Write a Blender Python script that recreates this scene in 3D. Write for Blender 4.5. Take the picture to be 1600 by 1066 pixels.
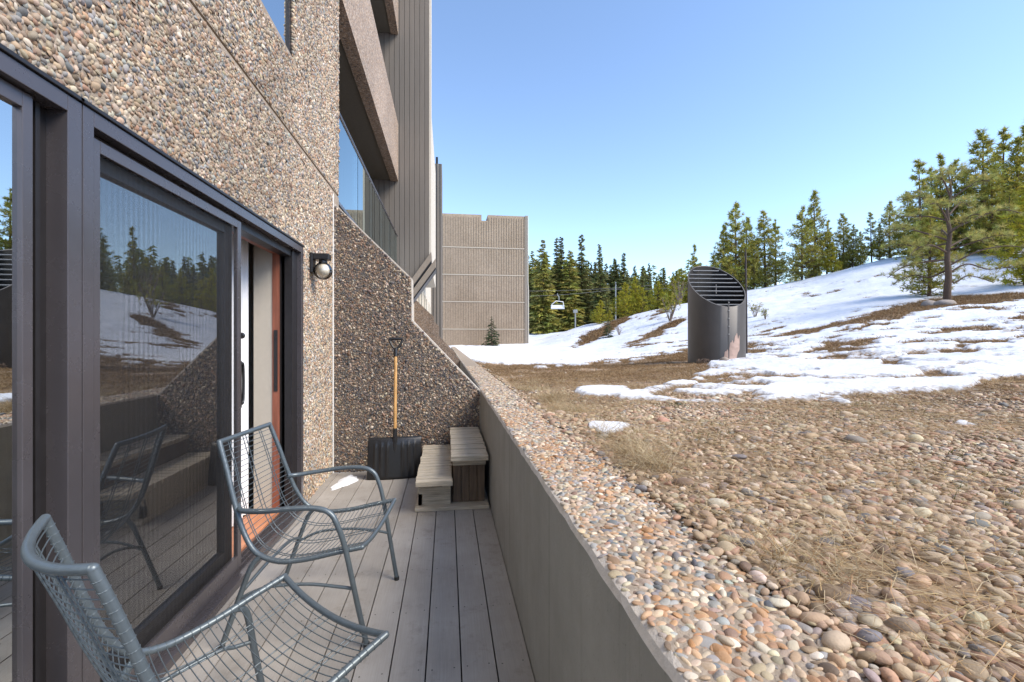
import bpy, bmesh, math, random
import numpy as np
from mathutils import Vector, Matrix
R = math.radians
PI = math.pi
random.seed(7); rng = np.random.default_rng(7)
scene = bpy.context.scene
for o in list(bpy.data.objects): bpy.data.objects.remove(o)
C = scene.collection

# ------------------------------------------------------------------ camera, sky, sun, exposure
CZ = 1.30; F = 720.0; TH = math.atan(101/720)
cam = bpy.data.cameras.new('camera'); co = bpy.data.objects.new('camera', cam); C.objects.link(co)
co.location = (0, 0, CZ); co.rotation_euler = (R(90), 0, -TH)
cam.sensor_width = 36; cam.lens = 36*F/1600; cam.clip_start = 0.02; cam.clip_end = 2000
scene.camera = co
scene.render.resolution_x = 1024; scene.render.resolution_y = 682
SUN_EL = R(43); SUN_AZ = R(122)            # azimuth from +Y, clockwise
sd = Vector((math.cos(SUN_EL)*math.sin(SUN_AZ), math.cos(SUN_EL)*math.cos(SUN_AZ), math.sin(SUN_EL)))
w = bpy.data.worlds.new('World'); scene.world = w; w.use_nodes = True
nt = w.node_tree; bg = nt.nodes['Background']
sk = nt.nodes.new('ShaderNodeTexSky'); sk.sky_type = 'NISHITA'; sk.sun_disc = False
sk.sun_elevation = SUN_EL; sk.sun_rotation = SUN_AZ; sk.altitude = 1500
sk.air_density = 1.1; sk.dust_density = .35; sk.ozone_density = 1.7
nt.links.new(sk.outputs[0], bg.inputs[0]); bg.inputs[1].default_value = 0.115
sl = bpy.data.lights.new('sun', 'SUN'); sl.energy = 2.0; sl.angle = R(32); sl.color = (1, .90, .76)
so = bpy.data.objects.new('sun', sl); C.objects.link(so); so.location = (-20, 0, 30)
so.rotation_euler = sd.to_track_quat('Z', 'Y').to_euler()
scene.view_settings.view_transform = 'Standard'; scene.view_settings.look = 'None'
scene.view_settings.exposure = 1.52; scene.view_settings.gamma = 1

# ------------------------------------------------------------------ helpers
ST, CT = math.sin(TH), math.cos(TH)
def P(px, py, d):
    u = (px-800)/F*d; return Vector((d*ST+u*CT, d*CT-u*ST, CZ+(533-py)/F*d))
def at_y(px, py, Y):
    v = P(px, py, 1) - Vector((0, 0, CZ)); t = Y/v.y; return (v.x*t, CZ+v.z*t)
def proj(X, Y, Z):
    d = X*ST+Y*CT; u = X*CT-Y*ST; d = np.where(np.abs(d) < 1e-4, 1e-4, d)
    return 800+F*u/d, 533-F*(Z-CZ)/d, d

def setp(o, label=None, cat=None, group=None, kind=None):
    if label: o['label'] = label
    if cat: o['category'] = cat
    if group: o['group'] = group
    if kind: o['kind'] = kind
    return o
def thing(name, label, cat, loc=(0, 0, 0), rz=0, group=None):
    o = bpy.data.objects.new(name, None); o.empty_display_size = .2
    C.objects.link(o); o.location = loc; o.rotation_euler = (0, 0, rz)
    return setp(o, label, cat, group)

class MB:
    """collects numpy chunks; build() links ONE mesh object"""
    def __init__(s): s.v = []; s.f = []; s.m = []; s.c = []; s.n = 0; s.sm = []
    def add(s, v, f, mat=0, col=None, smooth=False):
        v = np.asarray(v, dtype=float).reshape(-1, 3)
        if isinstance(f, np.ndarray): fl = f.astype(np.int64)+s.n; s.f.append(fl); cnt = len(fl)
        else:
            by = {}
            for q in f: by.setdefault(len(q), []).append(q)
            cnt = len(f)
            for k in by: s.f.append(np.array(by[k], dtype=np.int64)+s.n)
        s.m.append(np.full(cnt, mat)); s.sm.append(np.full(cnt, smooth))
        c = np.ones((len(v), 4)); 
        if col is not None: c[:, :3] = col
        s.c.append(c); s.v.append(v); s.n += len(v); return s
    def box(s, x0, x1, y0, y1, z0, z1, mat=0, col=None, rot=None, at=None):
        v = np.array([(x, y, z) for x in (x0, x1) for y in (y0, y1) for z in (z0, z1)], float)
        if rot is not None: v = v @ np.array(rot.to_3x3()).T
        if at is not None: v = v+np.array(at)
        return s.add(v, np.array([(0,1,3,2),(4,6,7,5),(0,4,5,1),(2,3,7,6),(0,2,6,4),(1,5,7,3)]), mat, col)
    def prism(s, pts, a0, a1, axis='y', mat=0, col=None):
        n = len(pts); v = []
        for a in (a0, a1):
            for p, q in pts: v.append((p, a, q) if axis == 'y' else ((a, p, q) if axis == 'x' else (p, q, a)))
        f = [tuple(range(n)), tuple(range(2*n-1, n-1, -1))]+[(i, (i+1) % n, n+(i+1) % n, n+i) for i in range(n)]
        return s.add(v, f, mat, col)
    def tube(s, pts, r, seg=8, mat=0, col=None, cap=True):
        pts = [Vector(p) for p in pts]; n = len(pts)
        rr = r if hasattr(r, '__len__') else [r]*n
        v = []; T0 = None; N = None
        for i, p in enumerate(pts):
            T = (pts[min(i+1, n-1)]-pts[max(i-1, 0)]).normalized()
            if N is None:
                N = T.cross(Vector((0, 0, 1)) if abs(T.z) < .9 else Vector((1, 0, 0))).normalized()
            else: N = (N-T*N.dot(T)).normalized()
            B = T.cross(N)
            for k in range(seg):
                a = 2*PI*k/seg; v.append(p+(N*math.cos(a)+B*math.sin(a))*rr[i])
        f = [(i*seg+k, i*seg+(k+1) % seg, (i+1)*seg+(k+1) % seg, (i+1)*seg+k) for i in range(n-1) for k in range(seg)]
        s.add(v, np.array(f), mat, col, True)
        if cap:
            s.add(v[:seg], [tuple(range(seg-1, -1, -1))], mat, col); s.add(v[-seg:], [tuple(range(seg))], mat, col)
        return s
    def lathe(s, prof, cx, cy, z0, seg=24, mat=0, col=None):
        v = [(cx+r*math.cos(2*PI*k/seg), cy+r*math.sin(2*PI*k/seg), z0+z) for r, z in prof for k in range(seg)]
        n = len(prof)
        f = [(i*seg+k, i*seg+(k+1) % seg, (i+1)*seg+(k+1) % seg, (i+1)*seg+k) for i in range(n-1) for k in range(seg)]
        return s.add(v, np.array(f), mat, col, True)
    def build(s, name, mats, parent=None, loc=None, bevel=0, recalc=True):
        V = np.concatenate(s.v); me = bpy.data.meshes.new(name)
        if loc is not None: V = V-np.array(loc)
        tot = [np.full(len(f), f.shape[1]) for f in s.f]; tot = np.concatenate(tot)
        loops = np.concatenate([f.ravel() for f in s.f])
        me.vertices.add(len(V)); me.vertices.foreach_set('co', V.ravel())
        me.loops.add(len(loops)); me.loops.foreach_set('vertex_index', loops.astype(np.int32))
        me.polygons.add(len(tot)); st = np.concatenate([[0], np.cumsum(tot)[:-1]])
        me.polygons.foreach_set('loop_start', st.astype(np.int32))
        me.polygons.foreach_set('material_index', np.concatenate(s.m).astype(np.int32))
        me.polygons.foreach_set('use_smooth', np.concatenate(s.sm).astype(bool))
        a = me.color_attributes.new('col', 'FLOAT_COLOR', 'POINT'); a.data.foreach_set('color', np.concatenate(s.c).ravel())
        if not isinstance(mats, (list, tuple)): mats = [mats]
        for m in mats: me.materials.append(m)
        me.update(calc_edges=True); me.validate()
        if recalc and len(V) < 40000:
            b = bmesh.new(); b.from_mesh(me); bmesh.ops.recalc_face_normals(b, faces=b.faces); b.to_mesh(me); b.free()
        o = bpy.data.objects.new(name, me); C.objects.link(o)
        if parent: o.parent = parent
        if loc is not None: o.location = loc
        if bevel:
            m = o.modifiers.new('bevel', 'BEVEL'); m.width = bevel; m.segments = 2; m.limit_method = 'ANGLE'
        return o
def smoothpath(pts, n=6):
    pts = [Vector(p) for p in pts]; out = []
    for i in range(len(pts)-1):
        p0 = pts[max(i-1, 0)]; p1 = pts[i]; p2 = pts[i+1]; p3 = pts[min(i+2, len(pts)-1)]
        for k in range(n):
            t = k/n
            out.append(.5*((2*p1)+(p2-p0)*t+(2*p0-5*p1+4*p2-p3)*t*t+(3*p1-p0-3*p2+p3)*t**3))
    out.append(pts[-1]); return out
def dup(root, name=None):
    r = root.copy(); C.objects.link(r)
    for ch in root.children:
        c = ch.copy(); C.objects.link(c); c.parent = r
        for g in ch.children:
            d = g.copy(); C.objects.link(d); d.parent = c
    return r

# value noise on world positions (numpy)
def _h(ix, iy, s):
    n = (ix*374761393+iy*668265263+s*1442695041) & 0xffffffff
    n = ((n ^ (n >> 13))*1274126177) & 0xffffffff
    return ((n ^ (n >> 16)) & 0xffff)/65535.0
def vnoise(x, y, s=0):
    ix = np.floor(x).astype(np.int64); iy = np.floor(y).astype(np.int64); fx = x-ix; fy = y-iy
    fx = fx*fx*(3-2*fx); fy = fy*fy*(3-2*fy)
    return (_h(ix, iy, s)*(1-fx)+_h(ix+1, iy, s)*fx)*(1-fy)+(_h(ix, iy+1, s)*(1-fx)+_h(ix+1, iy+1, s)*fx)*fy
def fbm(x, y, s=0, o=4):
    t = 0; a = .5; tot = 0
    for k in range(o): t = t+a*vnoise(x*2**k, y*2**k, s+k*17); tot += a; a *= .55
    return t/tot

# ------------------------------------------------------------------ materials
def newmat(name):
    m = bpy.data.materials.new(name); m.use_nodes = True; return m, m.node_tree, m.node_tree.nodes['Principled BSDF']
def N(nt, t, **k):
    n = nt.nodes.new('ShaderNode'+t)
    for a, b in k.items():
        if a.startswith('i_'): n.inputs[a[2:].replace('_', ' ')].default_value = b
        else: setattr(n, a, b)
    return n
def L(nt, a, b): nt.links.new(a, b)
def ramp(nt, fac, stops):
    r = nt.nodes.new('ShaderNodeValToRGB'); cr = r.color_ramp
    while len(cr.elements) < len(stops): cr.elements.new(.5)
    for e, (p, c) in zip(cr.elements, stops): e.position = p; e.color = (*c, 1)
    L(nt, fac, r.inputs[0]); return r.outputs[0]
def simple(name, c, rough=.5, metal=0, var=.0, scale=20, bump=0, bscale=200, spec=.5, stretch=None, attr=False):
    m, nt, b = newmat(name)
    b.inputs['Roughness'].default_value = rough; b.inputs['Metallic'].default_value = metal
    b.inputs['Specular IOR Level'].default_value = spec
    tc = N(nt, 'TexCoord'); mp = N(nt, 'Mapping'); L(nt, tc.outputs['Object'], mp.inputs[0])
    if stretch: mp.inputs['Scale'].default_value = stretch
    base = None
    if attr:
        at = N(nt, 'Attribute', attribute_name='col'); base = at.outputs['Color']
    if var:
        n = N(nt, 'TexNoise', i_Scale=scale, i_Detail=6, i_Roughness=.65); L(nt, mp.outputs[0], n.inputs[0])
        lo = tuple(x*(1-var) for x in c); hi = tuple(min(1, x*(1+var)) for x in c)
        col = ramp(nt, n.outputs[0], [(.3, lo), (.7, hi)])
        if base:
            mx = N(nt, 'MixRGB', blend_type='MULTIPLY'); mx.inputs[0].default_value = 1
            L(nt, base, mx.inputs[1]); L(nt, col, mx.inputs[2]); col = mx.outputs[0]
        L(nt, col, b.inputs['Base Color'])
        rr = N(nt, 'MapRange'); rr.inputs[3].default_value = max(.03, rough-.12); rr.inputs[4].default_value = min(1, rough+.12)
        L(nt, n.outputs[0], rr.inputs[0]); L(nt, rr.outputs[0], b.inputs['Roughness'])
    elif base: L(nt, base, b.inputs['Base Color'])
    else: b.inputs['Base Color'].default_value = (*c, 1)
    if bump:
        n2 = N(nt, 'TexNoise', i_Scale=bscale, i_Detail=4); L(nt, mp.outputs[0], n2.inputs[0])
        bp = N(nt, 'Bump', i_Strength=bump, i_Distance=.004); L(nt, n2.outputs[0], bp.inputs['Height']); L(nt, bp.outputs[0], b.inputs['Normal'])
    return m
def pebble_shader(name, scale, tint, dist=.006, dark=1.0):
    """exposed aggregate for far faces: voronoi stones, colour per cell"""
    m, nt, b = newmat(name); tc = N(nt, 'TexCoord')
    v = N(nt, 'TexVoronoi', i_Scale=scale); L(nt, tc.outputs['Object'], v.inputs['Vector'])
    sp = N(nt, 'SeparateColor'); L(nt, v.outputs['Color'], sp.inputs[0])
    c = ramp(nt, sp.outputs[0], [(0, (.10, .09, .085)), (.25, (.24, .19, .15)), (.5, (.36, .27, .20)), (.75, (.22, .21, .21)), (1, (.52, .45, .38))])
    mx = N(nt, 'MixRGB', blend_type='MULTIPLY'); mx.inputs[0].default_value = 1; mx.inputs[2].default_value = (*tint, 1); L(nt, c, mx.inputs[1])
    n = N(nt, 'TexNoise', i_Scale=.8, i_Detail=5); L(nt, tc.outputs['Object'], n.inputs[0])
    g = ramp(nt, n.outputs[0], [(.3, (.82*dark,)*3), (.7, (1.1*dark,)*3)])
    m2 = N(nt, 'MixRGB', blend_type='MULTIPLY'); m2.inputs[0].default_value = 1; L(nt, mx.outputs[0], m2.inputs[1]); L(nt, g, m2.inputs[2])
    L(nt, m2.outputs[0], b.inputs['Base Color']); b.inputs['Roughness'].default_value = .8
    bp = N(nt, 'Bump', i_Strength=.8, i_Distance=dist, invert=True); L(nt, v.outputs['Distance'], bp.inputs['Height']); L(nt, bp.outputs[0], b.inputs['Normal'])
    return m

M = {}
M['pebble'] = simple('pebble_stone', (1, 1, 1), .62, var=.16, scale=160, bump=.25, bscale=400, attr=True, spec=.3)
M['gravel'] = simple('gravel_stone', (1, 1, 1), .7, var=.16, scale=90, bump=.3, bscale=250, attr=True, spec=.25)
M['matrix'] = simple('aggregate_mortar', (.30, .245, .19), .95, var=.25, scale=30, bump=.8, bscale=150)
M['matrix_dark'] = simple('dark_mortar', (.15, .125, .10), .95, var=.3, scale=30, bump=.8, bscale=150)  # darker mortar tone, used on the wing wall face
M['agg_far'] = pebble_shader('exposed_aggregate', 60, (1.15, 1.05, .95))
M['agg_dark'] = pebble_shader('dark_aggregate', 60, (.7, .62, .55))
M['edge'] = simple('pale_concrete_edge', (.52, .47, .41), .9, var=.15, scale=30, bump=.4)
M['caulk'] = simple('sealant', (.62, .60, .57), .8, var=.1, scale=60, bump=.5)

def concrete_wall():
    m, nt, b = newmat('cast_concrete'); tc = N(nt, 'TexCoord')
    n1 = N(nt, 'TexNoise', i_Scale=3, i_Detail=8, i_Roughness=.7); L(nt, tc.outputs['Object'], n1.inputs[0])
    c1 = ramp(nt, n1.outputs[0], [(.3, (.195, .188, .168)), (.7, (.26, .25, .225))])
    mp = N(nt, 'Mapping'); mp.inputs['Scale'].default_value = (1, 5, .35); L(nt, tc.outputs['Object'], mp.inputs[0])
    n2 = N(nt, 'TexNoise', i_Scale=3, i_Detail=5); L(nt, mp.outputs[0], n2.inputs[0])
    c2 = ramp(nt, n2.outputs[0], [(.22, (.80, .79, .78)), (.4, (1, 1, 1)), (.75, (1.05, 1.04, 1.03))])
    mx = N(nt, 'MixRGB', blend_type='MULTIPLY'); mx.inputs[0].default_value = 1; L(nt, c1, mx.inputs[1]); L(nt, c2, mx.inputs[2])
    v = N(nt, 'TexVoronoi', i_Scale=45); L(nt, tc.outputs['Object'], v.inputs[0])
    c3 = ramp(nt, v.outputs['Distance'], [(.05, (.45, .42, .4)), (.13, (1, 1, 1))])
    m2 = N(nt, 'MixRGB', blend_type='MULTIPLY'); m2.inputs[0].default_value = .5; L(nt, mx.outputs[0], m2.inputs[1]); L(nt, c3, m2.inputs[2])
    mq = N(nt, 'Mapping'); mq.inputs['Scale'].default_value = (1, 9, .12); L(nt, tc.outputs['Object'], mq.inputs[0])
    nq = N(nt, 'TexNoise', i_Scale=2.2, i_Detail=3); L(nt, mq.outputs[0], nq.inputs[0]); sq = ramp(nt, nq.outputs[0], [(.30, (.62, .59, .54)), (.38, (1, 1, 1)), (.66, (1, 1, 1)), (.74, (.80, .74, .66))])
    ng = N(nt, 'TexNoise', i_Scale=1.1, i_Detail=3); L(nt, tc.outputs['Object'], ng.inputs[0])
    m3 = N(nt, 'MixRGB', blend_type='MULTIPLY'); L(nt, ng.outputs[0], m3.inputs[0]); L(nt, m2.outputs[0], m3.inputs[1]); L(nt, sq, m3.inputs[2])
    sx = N(nt, 'SeparateXYZ'); L(nt, tc.outputs['Object'], sx.inputs[0]); jo = N(nt, 'Math', operation='PINGPONG'); jo.inputs[1].default_value = .61; L(nt, sx.outputs[1], jo.inputs[0])
    jr = ramp(nt, jo.outputs[0], [(.002, (.55, .53, .5)), (.006, (1, 1, 1))]); m4 = N(nt, 'MixRGB', blend_type='MULTIPLY'); m4.inputs[0].default_value = .8; L(nt, m3.outputs[0], m4.inputs[1]); L(nt, jr, m4.inputs[2]); m2 = m4
    L(nt, m2.outputs[0], b.inputs['Base Color']); b.inputs['Roughness'].default_value = .85
    n3 = N(nt, 'TexNoise', i_Scale=120, i_Detail=5); L(nt, tc.outputs['Object'], n3.inputs[0])
    bp = N(nt, 'Bump', i_Strength=.5, i_Distance=.002); L(nt, n3.outputs[0], bp.inputs['Height']); L(nt, bp.outputs[0], b.inputs['Normal'])
    return m
M['concrete'] = concrete_wall()
def deckmat():
    m, nt, b = newmat('composite_deck'); tc = N(nt, 'TexCoord')
    at = N(nt, 'Attribute', attribute_name='col')
    mp = N(nt, 'Mapping'); mp.inputs['Scale'].default_value = (60, 1.5, 1); L(nt, tc.outputs['Object'], mp.inputs[0])
    n = N(nt, 'TexNoise', i_Scale=3, i_Detail=8, i_Roughness=.7); L(nt, mp.outputs[0], n.inputs[0])
    c = ramp(nt, n.outputs[0], [(.25, (.84, .84, .84)), (.75, (1.1, 1.1, 1.1))])
    n1 = N(nt, 'TexNoise', i_Scale=2.2, i_Detail=6, i_Roughness=.6); L(nt, tc.outputs['Object'], n1.inputs[0])
    c1 = ramp(nt, n1.outputs[0], [(.3, (.82, .80, .79)), (.7, (1.1, 1.1, 1.12))])
    a = N(nt, 'MixRGB', blend_type='MULTIPLY'); a.inputs[0].default_value = 1; L(nt, at.outputs[0], a.inputs[1]); L(nt, c, a.inputs[2])
    a2 = N(nt, 'MixRGB', blend_type='MULTIPLY'); a2.inputs[0].default_value = 1; L(nt, a.outputs[0], a2.inputs[1]); L(nt, c1, a2.inputs[2])
    nw = N(nt, 'TexNoise', i_Scale=5.5, i_Detail=9, i_Roughness=.75); L(nt, tc.outputs['Object'], nw.inputs[0]); cw = ramp(nt, nw.outputs[0], [(.32, (.70, .67, .64)), (.46, (1, 1, 1)), (.62, (1, 1, 1)), (.72, (1.14, 1.14, 1.16))])
    a3 = N(nt, 'MixRGB', blend_type='MULTIPLY'); a3.inputs[0].default_value = .8; L(nt, a2.outputs[0], a3.inputs[1]); L(nt, cw, a3.inputs[2]); a2 = a3
    L(nt, a2.outputs[0], b.inputs['Base Color']); b.inputs['Roughness'].default_value = .6
    bp = N(nt, 'Bump', i_Strength=.3, i_Distance=.0015); L(nt, n.outputs[0], bp.inputs['Height']); L(nt, bp.outputs[0], b.inputs['Normal'])
    return m
M['deck'] = deckmat()
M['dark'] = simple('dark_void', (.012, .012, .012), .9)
M['screw'] = simple('dark_screw', (.05, .045, .04), .5)
M['frame'] = simple('bronze_frame', (.115, .104, .110), .27, metal=.5, var=.06, scale=5)
M['frame_dark'] = simple('dark_frame', (.022, .020, .021), .4, metal=.2, var=.1)
M['rubber'] = simple('black_plastic', (.016, .016, .017), .35, var=.1, scale=30)
M['wire'] = simple('grey_painted_steel', (.11, .134, .15), .36, metal=.35, var=.1, scale=40, bump=.1, bscale=300)
M['redwood'] = simple('red_brown_wood', (.23, .075, .042), .5, var=.35, scale=4, stretch=(8, 8, .6), bump=.2)
M['orangewood'] = simple('orange_wood_sill', (.48, .20, .10), .5, var=.3, scale=4, stretch=(8, 1, 8))
M['beige'] = simple('beige_plaster', (.42, .38, .32), .8, var=.04)
M['curtain'] = simple('white_curtain', (.74, .75, .78), .9, var=.05)
M['carpet'] = simple('room_floor', (.16, .12, .09), .9, var=.2)
M['siding'] = simple('brown_siding', (.155, .135, .115), .7, var=.12, scale=2, stretch=(6, 6, .4), bump=.15)
M['siding_trim'] = simple('tan_fascia', (.26, .215, .17), .6, var=.1)
M['cream'] = simple('cream_trim', (.55, .50, .42), .8, var=.08)
M['band'] = simple('pale_joint', (.46, .39, .31), .9, var=.12)
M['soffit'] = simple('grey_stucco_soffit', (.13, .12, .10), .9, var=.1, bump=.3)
M['weathered'] = simple('weathered_wood', (.47, .41, .32), .85, var=.42, scale=5, stretch=(1.2, 22, 22), bump=.6, bscale=60)
M['steps_side'] = simple('stained_wood', (.13, .09, .06), .8, var=.45, scale=6, stretch=(14, 14, 1), bump=.4, bscale=60)
M['handle'] = simple('varnished_handle', (.52, .29, .10), .4, var=.35, scale=6, stretch=(10, 10, 1))
M['culvert'] = simple('painted_brown_metal', (.088, .082, .078), .48, metal=.2, var=.14, scale=3, stretch=(1, 1, .5), bump=.15, bscale=8)
M['culvert_in'] = simple('louvre_steel', (.34, .33, .32), .45, metal=.4, var=.1)
M['bark'] = simple('bark', (.10, .065, .045), .95, var=.4, scale=12, stretch=(3, 3, .6), bump=.9, bscale=30)
M['twig'] = simple('grey_twigs', (.20, .15, .12), .95, var=.3, scale=10)
M['rock'] = simple('boulder', (.28, .24, .21), .9, var=.3, scale=6, bump=.7, bscale=25)
M['steel'] = simple('galvanised_steel', (.30, .31, .32), .45, metal=.5, var=.1)
M['cable'] = simple('steel_cable', (.13, .13, .13), .6)
M['pipe'] = simple('rusty_brown_pipe', (.055, .042, .038), .7, var=.2)
M['rust'] = simple('bare_primer_patch', (.42, .30, .25), .8, var=.25, scale=8)

def foliage(name, c, tr=.25):
    m, nt, b = newmat(name)
    at = N(nt, 'Attribute', attribute_name='col')
    mx = N(nt, 'MixRGB', blend_type='MULTIPLY'); mx.inputs[0].default_value = 1; mx.inputs[2].default_value = (*c, 1); L(nt, at.outputs[0], mx.inputs[1])
    nt.nodes.remove(b); out = nt.nodes['Material Output']
    d = N(nt, 'BsdfDiffuse'); t = N(nt, 'BsdfTranslucent'); s = N(nt, 'MixShader'); s.inputs[0].default_value = tr
    L(nt, mx.outputs[0], d.inputs[0]); L(nt, mx.outputs[0], t.inputs[0]); L(nt, d.outputs[0], s.inputs[1]); L(nt, t.outputs[0], s.inputs[2]); L(nt, s.outputs[0], out.inputs[0])
    return m
M['spruce'] = foliage('spruce_needles', (.20, .21, .09))
M['pine'] = foliage('pine_needles', (.33, .32, .085), .42)
M['bright'] = foliage('young_pine_needles', (.40, .38, .06), .4)
M['ponderosa'] = foliage('long_pine_needles', (.40, .385, .15), .42)
M['bluespruce'] = foliage('dark_spruce_needles', (.06, .085, .05))
M['straw'] = foliage('dry_straw', (.56, .465, .32), .2)
M['browngrass'] = foliage('brown_grass', (.33, .235, .145), .2)
M['moss'] = foliage('green_sprigs', (.10, .13, .03), .2)

def glassmat(name, refl, tint, rough=.0, base_refl=.1):
    m, nt, b = newmat(name); nt.nodes.remove(b); out = nt.nodes['Material Output']
    t = N(nt, 'BsdfTransparent'); t.inputs[0].default_value = (*tint, 1)
    g = N(nt, 'BsdfGlossy'); g.inputs['Roughness'].default_value = rough; g.inputs[0].default_value = (*refl, 1)
    lw = N(nt, 'Fresnel'); lw.inputs[0].default_value = 1.6
    ma = N(nt, 'MapRange'); ma.inputs[1].default_value = 0; ma.inputs[2].default_value = 1; ma.inputs[3].default_value = base_refl; ma.inputs[4].default_value = 1
    L(nt, lw.outputs[0], ma.inputs[0])
    s = N(nt, 'MixShader'); L(nt, ma.outputs[0], s.inputs[0]); L(nt, t.outputs[0], s.inputs[1]); L(nt, g.outputs[0], s.inputs[2]); L(nt, s.outputs[0], out.inputs[0])
    return m
M['glass'] = glassmat('door_glass', (1, 1, 1), (.90, .97, .97), 0, .40)
M['glass_clear'] = glassmat('window_glass', (.95, .99, 1), (.4, .46, .45), 0, .6)
M['glass_rail'] = glassmat('railing_glass', (.85, .95, .95), (.6, .66, .66), 0, .35)
M['globe'] = glassmat('lamp_glass', (1, 1, 1), (.95, .94, .90), .02, .10)
def screenmat():
    m, nt, b = newmat('insect_screen'); out = nt.nodes['Material Output']
    b.inputs['Base Color'].default_value = (.03, .03, .032, 1); b.inputs['Roughness'].default_value = .6
    t = N(nt, 'BsdfTransparent'); tc = N(nt, 'TexCoord')
    s = N(nt, 'MixShader')
    n = N(nt, 'TexNoise', i_Scale=2.5, i_Detail=2); L(nt, tc.outputs['Object'], n.inputs[0])
    wv = N(nt, 'TexWave', i_Scale=11, i_Distortion=1.6, i_Detail=1.5, bands_direction='Y'); wv.inputs['Detail Scale'].default_value = .5
    L(nt, tc.outputs['Object'], wv.inputs[0])
    mr = N(nt, 'MapRange'); mr.inputs[3].default_value = .16; mr.inputs[4].default_value = .21; L(nt, wv.outputs['Fac'], mr.inputs[0])
    L(nt, mr.outputs[0], s.inputs[0]); L(nt, t.outputs[0], s.inputs[1]); L(nt, b.outputs[0], s.inputs[2]); L(nt, s.outputs[0], out.inputs[0])
    return m
M['screen'] = screenmat()
def snowmat():
    m, nt, b = newmat('snow'); tc = N(nt, 'TexCoord')
    n = N(nt, 'TexNoise', i_Scale=1.2, i_Detail=8, i_Roughness=.6); L(nt, tc.outputs['Object'], n.inputs[0])
    c = ramp(nt, n.outputs[0], [(.3, (.74, .76, .80)), (.7, (.86, .87, .89))]); L(nt, c, b.inputs['Base Color'])
    b.inputs['Roughness'].default_value = .7
    n2 = N(nt, 'TexNoise', i_Scale=9, i_Detail=8, i_Roughness=.65); L(nt, tc.outputs['Object'], n2.inputs[0])
    bp = N(nt, 'Bump', i_Strength=.5, i_Distance=.04); L(nt, n2.outputs[0], bp.inputs['Height']); L(nt, bp.outputs[0], b.inputs['Normal'])
    return m
M['snow'] = snowmat()
def groundmat():
    m, nt, b = newmat('hillside_ground'); tc = N(nt, 'TexCoord')
    at = N(nt, 'Attribute', attribute_name='col'); sp = N(nt, 'SeparateColor'); L(nt, at.outputs[0], sp.inputs[0])
    n = N(nt, 'TexNoise', i_Scale=30, i_Detail=8, i_Roughness=.7); L(nt, tc.outputs['Object'], n.inputs[0])
    soil = ramp(nt, n.outputs[0], [(.3, (.12, .09, .062)), (.55, (.24, .18, .125)), (.75, (.36, .28, .20))])
    nb = N(nt, 'TexNoise', i_Scale=14, i_Detail=9, i_Roughness=.75); L(nt, tc.outputs['Object'], nb.inputs[0])
    gr = ramp(nt, nb.outputs[0], [(.3, (.15, .10, .06)), (.5, (.30, .21, .13)), (.7, (.46, .35, .22))])
    mx = N(nt, 'MixRGB'); L(nt, sp.outputs[1], mx.inputs[0]); L(nt, soil, mx.inputs[1]); L(nt, gr, mx.inputs[2])
    ns = N(nt, 'TexNoise', i_Scale=.9, i_Detail=8, i_Roughness=.6); L(nt, tc.outputs['Object'], ns.inputs[0])
    sn = ramp(nt, ns.outputs[0], [(.3, (.60, .635, .70)), (.7, (.73, .755, .80))])
    # crisp snow edge, ragged by fine noise
    ad = N(nt, 'Math', operation='ADD'); nf = N(nt, 'TexNoise', i_Scale=22, i_Detail=5); L(nt, tc.outputs['Object'], nf.inputs[0])
    sc = N(nt, 'Math', operation='MULTIPLY_ADD'); sc.inputs[1].default_value = .5; sc.inputs[2].default_value = -.25; L(nt, nf.outputs[0], sc.inputs[0])
    L(nt, sp.outputs[0], ad.inputs[0]); L(nt, sc.outputs[0], ad.inputs[1])
    th = N(nt, 'MapRange'); th.inputs[1].default_value = .44; th.inputs[2].default_value = .56; L(nt, ad.outputs[0], th.inputs[0])
    m2 = N(nt, 'MixRGB'); L(nt, th.outputs[0], m2.inputs[0]); L(nt, mx.outputs[0], m2.inputs[1]); L(nt, sn, m2.inputs[2])
    wr = ramp(nt, ad.outputs[0], [(.50, (.62, .60, .58)), (.66, (1, 1, 1))]); dv = N(nt, 'TexVoronoi', i_Scale=7); L(nt, tc.outputs['Object'], dv.inputs[0])
    dr = ramp(nt, dv.outputs['Distance'], [(.035, (.45, .38, .32)), (.06, (1, 1, 1))]); dn = N(nt, 'TexNoise', i_Scale=.7, i_Detail=4); L(nt, tc.outputs['Object'], dn.inputs[0])
    df = N(nt, 'MapRange'); df.inputs[1].default_value = .5; df.inputs[2].default_value = .62; L(nt, dn.outputs[0], df.inputs[0])
    w1_ = N(nt, 'MixRGB', blend_type='MULTIPLY'); L(nt, df.outputs[0], w1_.inputs[0]); L(nt, wr, w1_.inputs[1]); L(nt, dr, w1_.inputs[2])
    w2_ = N(nt, 'MixRGB', blend_type='MULTIPLY'); L(nt, th.outputs[0], w2_.inputs[0]); L(nt, m2.outputs[0], w2_.inputs[1]); L(nt, w1_.outputs[0], w2_.inputs[2]); m2 = w2_
    L(nt, m2.outputs[0], b.inputs['Base Color']); b.inputs['Roughness'].default_value = .85; b.inputs['Specular IOR Level'].default_value = .2
    ds = N(nt, 'MapRange'); ds.inputs[3].default_value = .03; ds.inputs[4].default_value = .05; L(nt, th.outputs[0], ds.inputs[0])
    n3 = N(nt, 'TexNoise', i_Scale=7, i_Detail=9, i_Roughness=.62); L(nt, tc.outputs['Object'], n3.inputs[0])
    bp = N(nt, 'Bump', i_Strength=.7); L(nt, ds.outputs[0], bp.inputs['Distance']); L(nt, n3.outputs[0], bp.inputs['Height']); L(nt, bp.outputs[0], b.inputs['Normal'])
    return m
M['ground'] = groundmat()
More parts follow.
